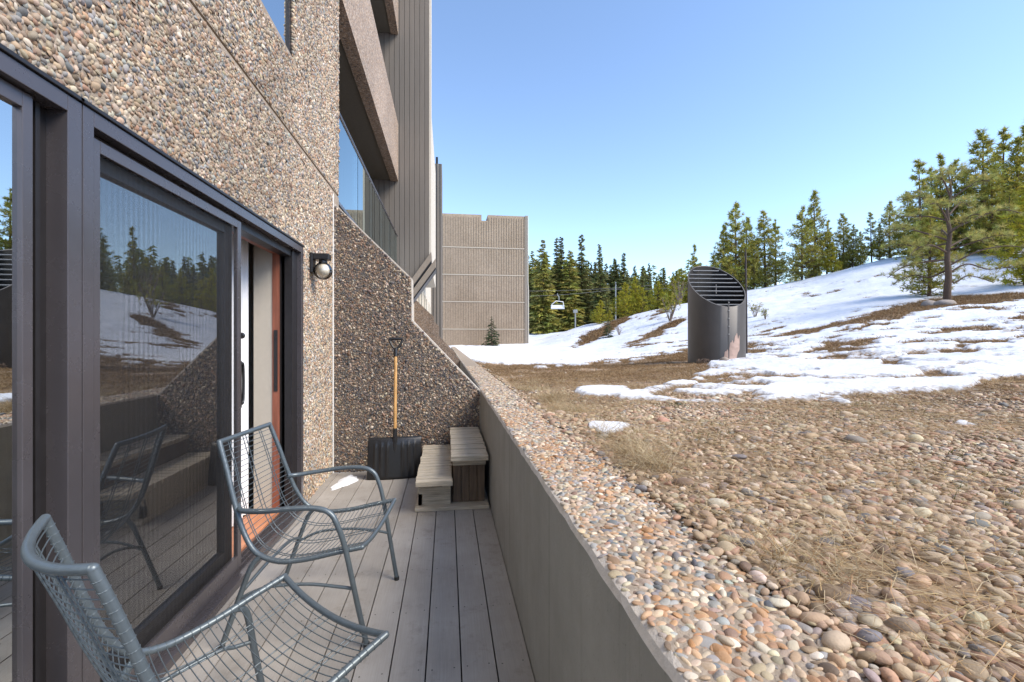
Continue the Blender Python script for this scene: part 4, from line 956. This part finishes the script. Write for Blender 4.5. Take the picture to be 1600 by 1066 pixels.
# ================================================================== TREES
def tris_cloud(mb, ctr, outd, ln, wd, cols):
    """one slim triangle per entry: ctr base point, outd direction, length, width"""
    n = len(ctr); r = rng.normal(size=(n, 3)); sd_ = np.cross(outd, r); sd_ /= np.linalg.norm(sd_, axis=1, keepdims=True)+1e-9
    V = np.stack([ctr-sd_*wd[:, None], ctr+sd_*wd[:, None], ctr+outd*ln[:, None]], 1)
    mb.add(V.reshape(-1, 3), np.arange(n*3).reshape(-1, 3), 0, np.repeat(cols, 3, 0))
def clumpcol(n, lo=.55, hi=1.5):
    v = rng.uniform(lo, hi, n); return np.stack([v*rng.uniform(.85, 1.2, n), v, v*rng.uniform(.7, 1.1, n)], 1)
def make_spruce(name, H, Rm, mat, levels=34, per=9, m=10, gap=.15, base=.04, narrow=1.0, seed=0, spire=.0):
    t = thing(name, 'x', 'tree'); mb = MB()
    lev_ = np.linspace(base, .985, levels)
    for li, lt in enumerate(lev_):
        prof = (1-lt)**narrow
        if lt > 1-spire: prof = prof*.45+.015
        nb = max(3, int(per*(.45+.75*(1-lt))))
        for b_ in range(nb):
            if rng.uniform() < gap: continue
            a = rng.uniform(0, 2*PI); Lb = Rm*(prof+.035)*rng.uniform(.55, 1.22); z0 = H*(lt+rng.normal()*.008)
            d = np.array([math.cos(a), math.sin(a), 0]); tt_ = rng.uniform(.12, 1, m); 
            p = d*(Lb*tt_)[:, None]; up = .22 if lt > .8 else .0
            p[:, 2] = z0-Lb*(.32-up*1.8)*tt_**1.4+Lb*.10*tt_**3
            sp_ = Lb*.20*(1.15-tt_); side_ = np.array([-d[1], d[0], 0]); p = p+side_*(rng.normal(size=m)*sp_)[:, None]
            o_ = d+side_*(rng.normal(size=m)*.65)[:, None]+np.stack([np.zeros(m), np.zeros(m), rng.normal(size=m)*.3-.25], 1); o_ /= np.linalg.norm(o_, axis=1, keepdims=True)
            bc = clumpcol(1, .6, 1.45); c = bc*rng.uniform(.75, 1.25, (m, 1))
            tris_cloud(mb, p, o_, (.035*H*.35+Lb*.26)*rng.uniform(.6, 1.2, m), (.0045*H+Lb*.045)*rng.uniform(.7, 1.3, m), c)
    mb.build('crown', mat, t, recalc=False)
    mb = MB(); mb.tube([(0, 0, -.4), (0, 0, H*.5), (0, 0, H*.99)], [H*.012+.03, H*.008+.01, .01], 7); mb.build('trunk', M['bark'], t); return t
def tufts(mb, pts, dirs, size, nn=16, wd=.05, lo=.6, hi=1.4):
    n = len(pts)
    if n == 0: return
    c = clumpcol(n, lo, hi); P_ = np.repeat(pts, nn, 0); D = np.repeat(dirs, nn, 0)+rng.normal(size=(n*nn, 3))*.75; D /= np.linalg.norm(D, axis=1, keepdims=True)
    s = np.repeat(size, nn)*rng.uniform(.6, 1.15, n*nn); tris_cloud(mb, P_+D*(s*.12)[:, None], D, s, s*wd, np.repeat(c, nn, 0)*rng.uniform(.8, 1.2, (n*nn, 1)))
def make_pine(name, H, Rm, mat, levels=22, per=6, base=.08, seed=0, nn=9, tuft=.05, shape=.8, gap=.12, asc=.45, wd=.085, bend=0.0):
    """lodgepole type: ascending branches carrying tufts near their outer two thirds"""
    t = thing(name, 'x', 'tree'); mb = MB(); bb = MB()
    for lt in np.linspace(base, .97, levels):
        prof = min(1, ((1-lt)/.75))**shape*(.65+.35*min(1, (lt-base)/.15+.3))
        for b_ in range(max(3, int(per*(.6+.6*(1-lt))))):
            if rng.uniform() < gap: continue
            a = rng.uniform(0, 2*PI); Lb = Rm*(prof+.05)*rng.uniform(.5, 1.25); d = np.array([math.cos(a), math.sin(a), 0]); z0 = H*(lt+rng.normal()*.012)
            base_ = np.array([bend*lt*lt*H, 0, z0]); e = base_+d*Lb+np.array([0, 0, Lb*asc*(.4+lt)])
            mid = base_+(e-base_)*.5-np.array([0, 0, Lb*.06])
            if Lb > .07*H: bb.tube([base_, mid, e], [.004*H*(1.1-lt)+.004, .003*H*(1.1-lt)+.003, .004], 4, cap=False)
            m = max(4, int(5+Lb/Rm*9)); tt_ = rng.uniform(.28, 1.02, m); p = base_+(e-base_)*tt_[:, None]; side_ = np.array([-d[1], d[0], 0])
            p = p+side_*(rng.normal(size=m)*Lb*.17)[:, None]; p[:, 2] += rng.normal(size=m)*Lb*.07
            dr = d*.6+side_*(rng.normal(size=m)*.5)[:, None]+np.array([0, 0, .55])
            tufts(mb, p, dr, H*tuft*rng.uniform(.7, 1.2, m), nn, wd)
    # leader
    zz = np.linspace(.9, 1.0, 10)*H; tufts(mb, np.stack([np.full(10, bend*H), zz*0, zz], 1), np.tile([0, 0, 1.], (10, 1)), np.full(10, H*tuft*.8), nn, wd)
    mb.build('crown', mat, t, recalc=False)
    bb.tube([(0, 0, -.4), (bend*.25*H, 0, H*.5), (bend*H, 0, H)], [H*.014+.02, H*.009+.01, .008], 8); bb.build('trunk', M['bark'], t); return t
def park(o): o.location = (0, -400, -50)
protos = {}
protos['spr'] = [make_spruce('spruce_tree', 18, 2.0+.35*i, M['spruce'], 56, 12, 16, .06, .02, .72, spire=(.22 if i % 2 else .1)) for i in range(4)]
protos['tall'] = [make_spruce('spruce_tree', 18, 1.9+.2*i, M['spruce'], 54, 11, 15, .08, .06, .60, spire=.3) for i in range(3)]
protos['sun'] = [make_spruce('spruce_tree', 18, 2.3+.3*i, foliage('sunlit_spruce_needles', (.31, .30, .095)), 56, 12, 16, .05, .04, .6, spire=.12) for i in range(2)]
protos['pine'] = [make_pine('pine_tree', 8, 1.45+.2*i, M['pine'], 32, 6, .04, nn=9, tuft=.036, shape=1.0, gap=.15, wd=.09) for i in range(4)]
protos['slim'] = [make_pine('pine_tree', 8, .85+.15*i, M['pine'], 26, 4, .15, nn=9, tuft=.036, shape=.8, gap=.25, wd=.1) for i in range(3)]
protos['bright'] = [make_pine('pine_tree', 6, 1.55+.3*i, M['bright'], 20, 7, .03, nn=9, tuft=.05, shape=.95) for i in range(3)]
protos['dark'] = [make_spruce('spruce_tree', 3, .75, M['bluespruce'], 26, 8, 12, .05, .03, .8)]
used = set()
def plant(kind, i, px, d, top=None, h=None, label=None, group=None, base=None, wide=1.0, sink=0):
    src = protos[kind][i % len(protos[kind])]; H0 = {'spr': 18, 'tall': 18, 'sun': 18, 'pine': 8, 'slim': 8, 'bright': 6, 'dark': 3}[kind]
    x, y, z = on_ground(px, d)
    if base is not None: z = base
    z -= sink
    if top is not None: h = CZ+(533-top)/F*d-z
    h = max(h, .5)
    o = src if src.name not in used else dup(src); used.add(src.name)
    s = h/H0; o.location = (x, y, z); o.rotation_euler = (R(random.uniform(-1.5, 1.5)), R(random.uniform(-1.5, 1.5)), random.uniform(0, 6.28)); o.scale = (s*wide*random.uniform(.92, 1.1),)*2+(s,)
    setp(o, label, 'tree', group); return o
GF = 'dark spruces of the forest beyond the slope'
# tall forest, placed from left to right
named = [(849,374,'sun',0,'tall yellow green spruce first right of the far block with a dark spire'),(872,372,'tall',0,'dark narrow twin spruce right of the first sunlit spruce'),(879,370,'tall',1,'taller dark narrow twin spruce above the lift chair'),(890,392,'sun',1,'slim olive spruce just right of the twin dark spruces'),
 (909,366,'tall',2,'tallest dark spired spruce above the snowy slope'),(940,381,'tall',0,'lone dark spire right of the tallest spruce'),(973,394,'tall',1,'dark spired spruce above the bright young pines')]
for i, (px, top, kd, j, lb) in enumerate(named): plant(kd, j, px, 84+3*i % 7, top, label=lb, wide=1.25)
front = []
for i in range(64):
    px = 812+i*4.6+random.uniform(-3, 3); t0 = np.interp(px, [812, 850, 920, 980, 1060, 1110], [398, 402, 405, 420, 428, 425]); d = random.uniform(86, 104)
    plant(random.choice(['spr', 'spr', 'tall', 'sun']), i, px, d, t0+random.uniform(-12, 14), label='dark green spruce in the close rank of the forest beyond the slope', group=GF, wide=1.15)
# far wood as one mass
mb = MB()
for i in range(260):
    px = random.uniform(800, 1700); d = random.uniform(112, 170) ; x, y, z = on_ground(px, d); h = random.uniform(12, 17)*(1 if px < 1150 else .8)
    if px > 1120: h *= .6
    n = 150; lt = rng.uniform(0.02, 1, n); a = rng.uniform(0, 2*PI, n); rad = (1-lt)**.8*h*.13*rng.uniform(.3, 1.1, n)
    dd = np.stack([np.cos(a), np.sin(a), -.3+0*a], 1); dd /= np.linalg.norm(dd, axis=1, keepdims=True)
    tris_cloud(mb, np.stack([x+np.cos(a)*rad, y+np.sin(a)*rad, z+lt*h], 1), dd, h*.07*rng.uniform(.6, 1.3, n), h*.018*np.ones(n), clumpcol(n))
o = mb.build('distant_forest', M['spruce'], recalc=False); setp(o, 'distant conifer forest on the rise behind the first rank of spruces', 'forest', kind='stuff')
# bright young pines behind the crest
for px, top, d, wd_, lb in ((938,470,52,1.0,'small yellow green pine just left of the lift pole'),(952,485,52,1.2,'lowest yellow green pine bush on the crest by the lift pole'),(977,443,53,1.0,'bright green young pine right of the lift pole'),(993,433,54,.9,'tallest of the bright young pines right of the lift pole'),
   (1004,450,53,1.0,'bright young pine on the right of the group behind the crest'),(1028,440,54,1.0,'olive round crowned pine with dark trunk on the crest'),(1050,434,55,1.1,'bright green pine left of the vent pipe'),(1066,420,57,1.2,'yellow green pine directly behind the left edge of the vent pipe'),(1074,432,56,1.0,'low green pine partly hidden by the vent pipe')):
    plant('bright', int(px), px, d, top, label=lb, wide=wd_)
plant('slim', 0, 1083, 56, 383, label='thin dark pine rising above the top of the vent pipe')
# ridge pines from the vent to the right edge
ridge = [('pine',1130,352,50,'pine with ragged top right above the vent pipe'),('pine',1150,318,50,'tall pine directly behind the thin metal pole'),('pine',1166,340,51,'pine touching the right side of the thin metal pole'),('pine',1196,331,51,'broad pine just right of the thin metal pole'),('slim',1212,345,52,'slim pine at the right of the first ridge group'),
 ('pine',1178,380,49,'low pine in front of the first ridge group'),('bright',1115,400,52,'bright pine bush behind the top right of the vent'),('pine',1253,323,47,'pine left of the tallest pine in the second ridge group'),('pine',1275,297,48,'tallest full green pine in the middle of the ridge'),('slim',1292,345,48,'slim pine right beside the tallest middle pine'),
 ('pine',1318,334,48,'pine standing between the tallest middle pine and the skyline dip'),('pine',1332,352,47,'short wide pine on the skyline dip'),('bright',1300,380,46,'low bright pine at the foot of the middle group'),('pine',1344,362,49,'small pine left of the two dark ragged pines'),('slim',1362,332,46,'slim ragged pine left of the dark ridge pine'),('pine',1390,315,46,'dark ridge pine left of the big pine'),
 ('pine',1375,350,47,'low pine between the two ragged ridge pines'),('slim',1440,249,40,'narrow ragged pine rising behind the left of the big pine'),('slim',1471,242,41,'narrow pine rising behind the crown of the big pine'),('pine',1455,262,42,'full pine hidden partly behind the big pine'),('slim',1492,252,42,'narrow dark pine above the big pine'),('pine',1510,262,42,'pine filling the gap right of the big pine top'),
 ('pine',1535,205,40,'tallest pine on the right skyline with open top'),('slim',1566,203,41,'narrow pine right of the tallest right skyline pine'),('pine',1590,215,40,'broad pine at the far right skyline'),('pine',1420,300,44,'pine filling the ridge left of the big pine'),('pine',1550,265,38,'mid height pine below the right skyline'),('bright',1602,292,24,'yellow green pine cut by the right edge of the photo'),('slim',1603,190,42,'topmost pine at the right edge of the photo'),('pine',1575,290,36,'lower green pine near the right edge')]
for i, (kd, px, top, d, lb) in enumerate(ridge): plant(kd, i, px, d, top, label=lb, wide=1.0 if kd != 'bright' else 1.1)
for i in range(52):
    px = random.uniform(1110, 1640); d = random.uniform(56, 72) if px < 1380 else random.uniform(48, 64); crest = np.interp(px, [1110, 1230, 1310, 1390, 1480, 1600, 1640], [428, 402, 396, 385, 350, 320, 312])
    plant(random.choice(['pine', 'pine', 'slim', 'bright']), i, px, d, crest+18+random.uniform(-18, 22), label='green pine in the loose rank behind the ridge trees', group='pines behind the ridge', wide=1.0)
# outside the frame on the right: what the door glass mirrors
for i in range(60):
    az = R(random.uniform(58, 96)); r_ = random.uniform(42, 75); x, y = r_*math.sin(az), r_*math.cos(az)
    src = protos['pine'][i % 4]; o = dup(src); s = random.uniform(.7, 1.35); o.location = (x, y, gz(x, y)-.2); o.scale = (s*1.2, s*1.2, s); o.rotation_euler = (0, 0, random.uniform(0, 6))
    setp(o, 'green pine on the slope seen mirrored in the sliding door glass', 'tree', 'pines mirrored in the glass')
# small dark spruces
zb_ = gz(*P(769, 533, 45.5)[:2]); plant('dark', 0, 769, 45.5, 494, label='small dark blue green spruce in front of the ribbed end wall', base=zb_, wide=1.3)
plant('dark', 0, 950, 36.5, 498, label='small dark spruce on the snowy bank left of the vent', wide=1.3)

# big pine: long needles, open crown, visible trunk and limbs
BPX, BPY, BPZ = on_ground(1481, 22.0)
bp_ = thing('pine_tree', 'big long needled pine with bent bare lower limbs on the brown grass strip', 'tree', (BPX, BPY, BPZ))
rv = Vector((CT, -ST, 0)); fv = Vector((ST, CT, 0)); k_ = 22.0/F
def bp(px, py, dep=0): return rv*((px-1481)*k_)+fv*dep+Vector((0, 0, (473-py)*k_))
tr = MB(); tr.tube(smoothpath([bp(1481, 482), bp(1480, 455), bp(1482, 430), bp(1480, 400), bp(1484, 365), bp(1480, 330), bp(1486, 300), bp(1482, 272)], 5), list(np.linspace(.17, .025, 36)), 12)
tr.build('trunk', M['bark'], bp_)
li = MB(); cr = MB(); ends = []
limbs = [((1481,428),(1510,412),(1545,420),(1590,415),0),((1481,430),(1500,440),(1530,428),(1575,438),.6),((1482,415),(1515,395),(1550,388),(1585,395),-.8),((1482,405),(1450,408),(1420,415),(1398,432),.4),((1481,395),(1445,385),(1415,392),(1396,405),-.8),
 ((1483,385),(1520,370),(1550,362),(1575,372),1.0),((1482,375),(1450,360),(1425,352),(1402,362),.7),((1483,360),(1510,345),(1535,335),(1556,342),-1.0),((1482,350),(1460,335),(1438,325),(1420,330),-1.0),((1483,335),(1505,318),(1522,310),(1540,315),.7),((1482,325),(1462,308),(1448,300),(1435,303),.8),
 ((1484,312),(1500,297),(1512,288),(1524,290),-.6),((1484,305),(1472,290),(1462,282),(1455,282),-.4),((1484,290),(1490,278),(1496,268),(1500,262),.2),((1482,420),(1470,430),(1455,425),(1430,440),1.3),((1482,400),(1500,400),(1530,402),(1560,392),1.6),((1482,380),(1465,380),(1445,372),(1425,378),1.8),((1483,370),(1500,352),(1520,350),(1545,352),2.0),((1483,345),(1475,330),(1462,325),(1448,315),1.9),((1482,390),(1490,385),(1500,380),(1512,384),-2.0),((1482,365),(1472,358),(1465,350),(1458,355),-2.0)]
for a_, b_, c_, d_, dep in limbs:
    pth = smoothpath([bp(*a_), bp(*b_, dep*.45), bp(*c_, dep*.8), bp(*d_, dep*1.1)], 6); li.tube(pth, list(np.linspace(.048, .012, len(pth))), 6)
    low = a_[1] > 412
    for s_ in range(19 if not low else 13):
        t_ = random.uniform(.42 if not low else .6, 1.0); p = pth[int(t_*(len(pth)-1))]; ln_ = random.uniform(.15, .62)*(1.15-.45*t_)
        dd = Vector((random.gauss(0, 1), random.gauss(0, 1), random.uniform(-.15, .9))).normalized(); e_ = p+dd*ln_
        li.tube([p, p.lerp(e_, .5)+Vector((0, 0, -.02)), e_], [.010, .007, .005], 4, cap=False)
        for q_ in (.55, .8, 1.0): ends.append((p.lerp(e_, q_)+Vector((random.gauss(0, .05), random.gauss(0, .05), random.gauss(0, .03))), (dd+Vector((0, 0, .4))).normalized()))
li.build('limb', M['bark'], bp_)
E = np.array([e[0][:] for e in ends]); D_ = np.array([e[1][:] for e in ends]); tufts(cr, E, D_, rng.uniform(.16, .25, len(E)), 24, .030, .6, 1.45)
cr.build('crown', M['ponderosa'], bp_, recalc=False)
# companion pine with thin trunk left of it
plant('pine', 2, 1452, 25, 318, label='thin trunked pine standing close behind the left of the big pine', wide=1.15)
# bare bushes
def bush(px, d, h, label, leafy=False):
    x, y, z = on_ground(px, d); t = thing('bush', label, 'bush', (x, y, z)); mb = MB(); ends = []
    for i in range(9):
        a = random.uniform(0, 6.28); l = h*random.uniform(.6, 1); e = Vector((math.cos(a)*l*.35, math.sin(a)*l*.35, l)); m_ = e*.5+Vector((random.gauss(0, .05), random.gauss(0, .05), 0)); mb.tube([(0, 0, -.1), m_, e], [.035*h/1.8, .02*h/1.8, .006], 5, cap=False)
        for k in range(9):
            t_ = random.uniform(.35, 1); p = Vector((0, 0, 0)).lerp(m_, t_*2) if t_ < .5 else m_.lerp(e, t_*2-1); q_ = p+Vector((random.gauss(0, 1), random.gauss(0, 1), random.uniform(.1, 1))).normalized()*h*.2; mb.tube([p, q_], [.01*h/1.8, .004], 4, cap=False); ends.append((q_[:], (q_-p).normalized()[:]))
    mb.build('stems', M['twig'], t)
    if leafy: c = MB(); tufts(c, np.array([e[0] for e in ends]), np.array([e[1] for e in ends]), np.full(len(ends), h*.10), 8, .12); c.build('leaves', M['pine'], t, recalc=False)
bush(1047, 37, 2.3, 'sparse many stemmed bush on the snow left of the vent', True)
bush(1062, 50, 3.0, 'bare pinkish twiggy bush on the crest behind the vent')
bush(1180, 30, 1.0, 'low straggly bush on the snow right of the metal pole', True)
bush(1196, 27, .7, 'smallest straggly bush right of the metal pole', True)
bush(968, 37, .9, 'low brown bush beside the small dark spruce')
for px, d, lb in ((1095, 9.6, 'dead weed stalks at the left foot of the vent pipe'), (1104, 9.5, 'dry seed head weed in front of the vent pipe')): bush(px, d, .13, lb)

# ================================================================== CHAIR LIFT
px_, py_, pz_ = on_ground(962, 78)
lt_ = thing('lift_tower', 'grey chair lift pole standing behind the snowy crest', 'lift tower', (px_, py_, pz_))
top_ = CZ+(533-444)/F*78-pz_
mb = MB(); mb.tube([(0, 0, -1), (0, 0, top_)], [.13, .09], 12); mb.build('pole', M['steel'], lt_)
mb = MB(); a_ = fv*2.2+rv*.5; mb.tube([tuple(-a_+Vector((0, 0, top_))), tuple(a_+Vector((0, 0, top_)))], .10, 8); mb.build('crossarm', M['steel'], lt_)
def cable(p0, p1, sag, name, label):
    pts = [Vector(p0).lerp(Vector(p1), t)-Vector((0, 0, sag*4*t*(1-t))) for t in np.linspace(0, 1, 24)]
    mb = MB(); mb.tube([p-pts[0] for p in pts], .026, 5); o = mb.build(name, M['cable']); o.location = pts[0]; setp(o, label, 'cable'); return pts
pa = cable(P(815, 463, 72), P(962, 452, 78), .25, 'lift_cable', 'lower chair lift cable carrying the white chair')
cable(P(815, 455, 76), P(1090, 438, 88), .5, 'lift_cable', 'upper chair lift cable crossing in front of the spruces')
cable(P(962, 452, 78), P(1090, 447, 84), .2, 'lift_cable', 'chair lift cable running right from the pole toward the vent')
cp = P(871, 459.2, 74.2)
lc = thing('lift_chair', 'white chair lift seat hanging from the cable in front of the forest', 'lift chair', cp)
s_ = 1.0
mb = MB(); mb.tube([(0, 0, .06), (0, 0, -.2), tuple(rv*.25+Vector((0, 0, -.5))), tuple(rv*.25+Vector((0, 0, -1.1)))], .07, 6); mb.build('hanger', M['steel'], lc)
wh = simple('white_enamel', (.75, .76, .78), .4)
mb = MB()
def rb(u, z): return tuple(rv*u+Vector((0, 0, z)))
mb.tube([rb(-1.0, -2.4), rb(-.9, -1.7), rb(-.2, -1.15), rb(.9, -1.3), rb(1.1, -2.4), rb(-1.0, -2.4)], .075, 6)
mb.build('seat_frame', wh, lc)
mb = MB(); v0 = [Vector(rb(-1.05, -2.45)), Vector(rb(1.1, -2.45))]
V = []
for v in v0:
    for dy, dz in ((0, 0), (-.55, .05), (-.55, .14), (0, .10), (.15, .65), (.07, .65)): V.append(tuple(v+fv*dy+Vector((0, 0, dz))))
mb.add(V, [(0, 1, 7, 6), (1, 2, 8, 7), (2, 3, 9, 8), (3, 5, 11, 9), (5, 4, 10, 11), (4, 0, 6, 10)], 0); mb.build('bench', wh, lc)
px_, py_, pz_ = on_ground(899, 72); 
lp_ = thing('light_pole', 'thin pale pole with a small box beyond the crest near the lift chair', 'pole', (px_, py_, pz_)); tp_ = CZ+(533-489)/F*72-pz_
mb = MB(); mb.tube([(0, 0, -1), (0, 0, max(tp_, 1.5))], .10, 8); mb.build('post', M['steel'], lp_)
mb = MB(); mb.box(-.3, .3, -.2, .2, max(tp_, 1.5), max(tp_, 1.5)+.5); mb.build('box', M['steel'], lp_)
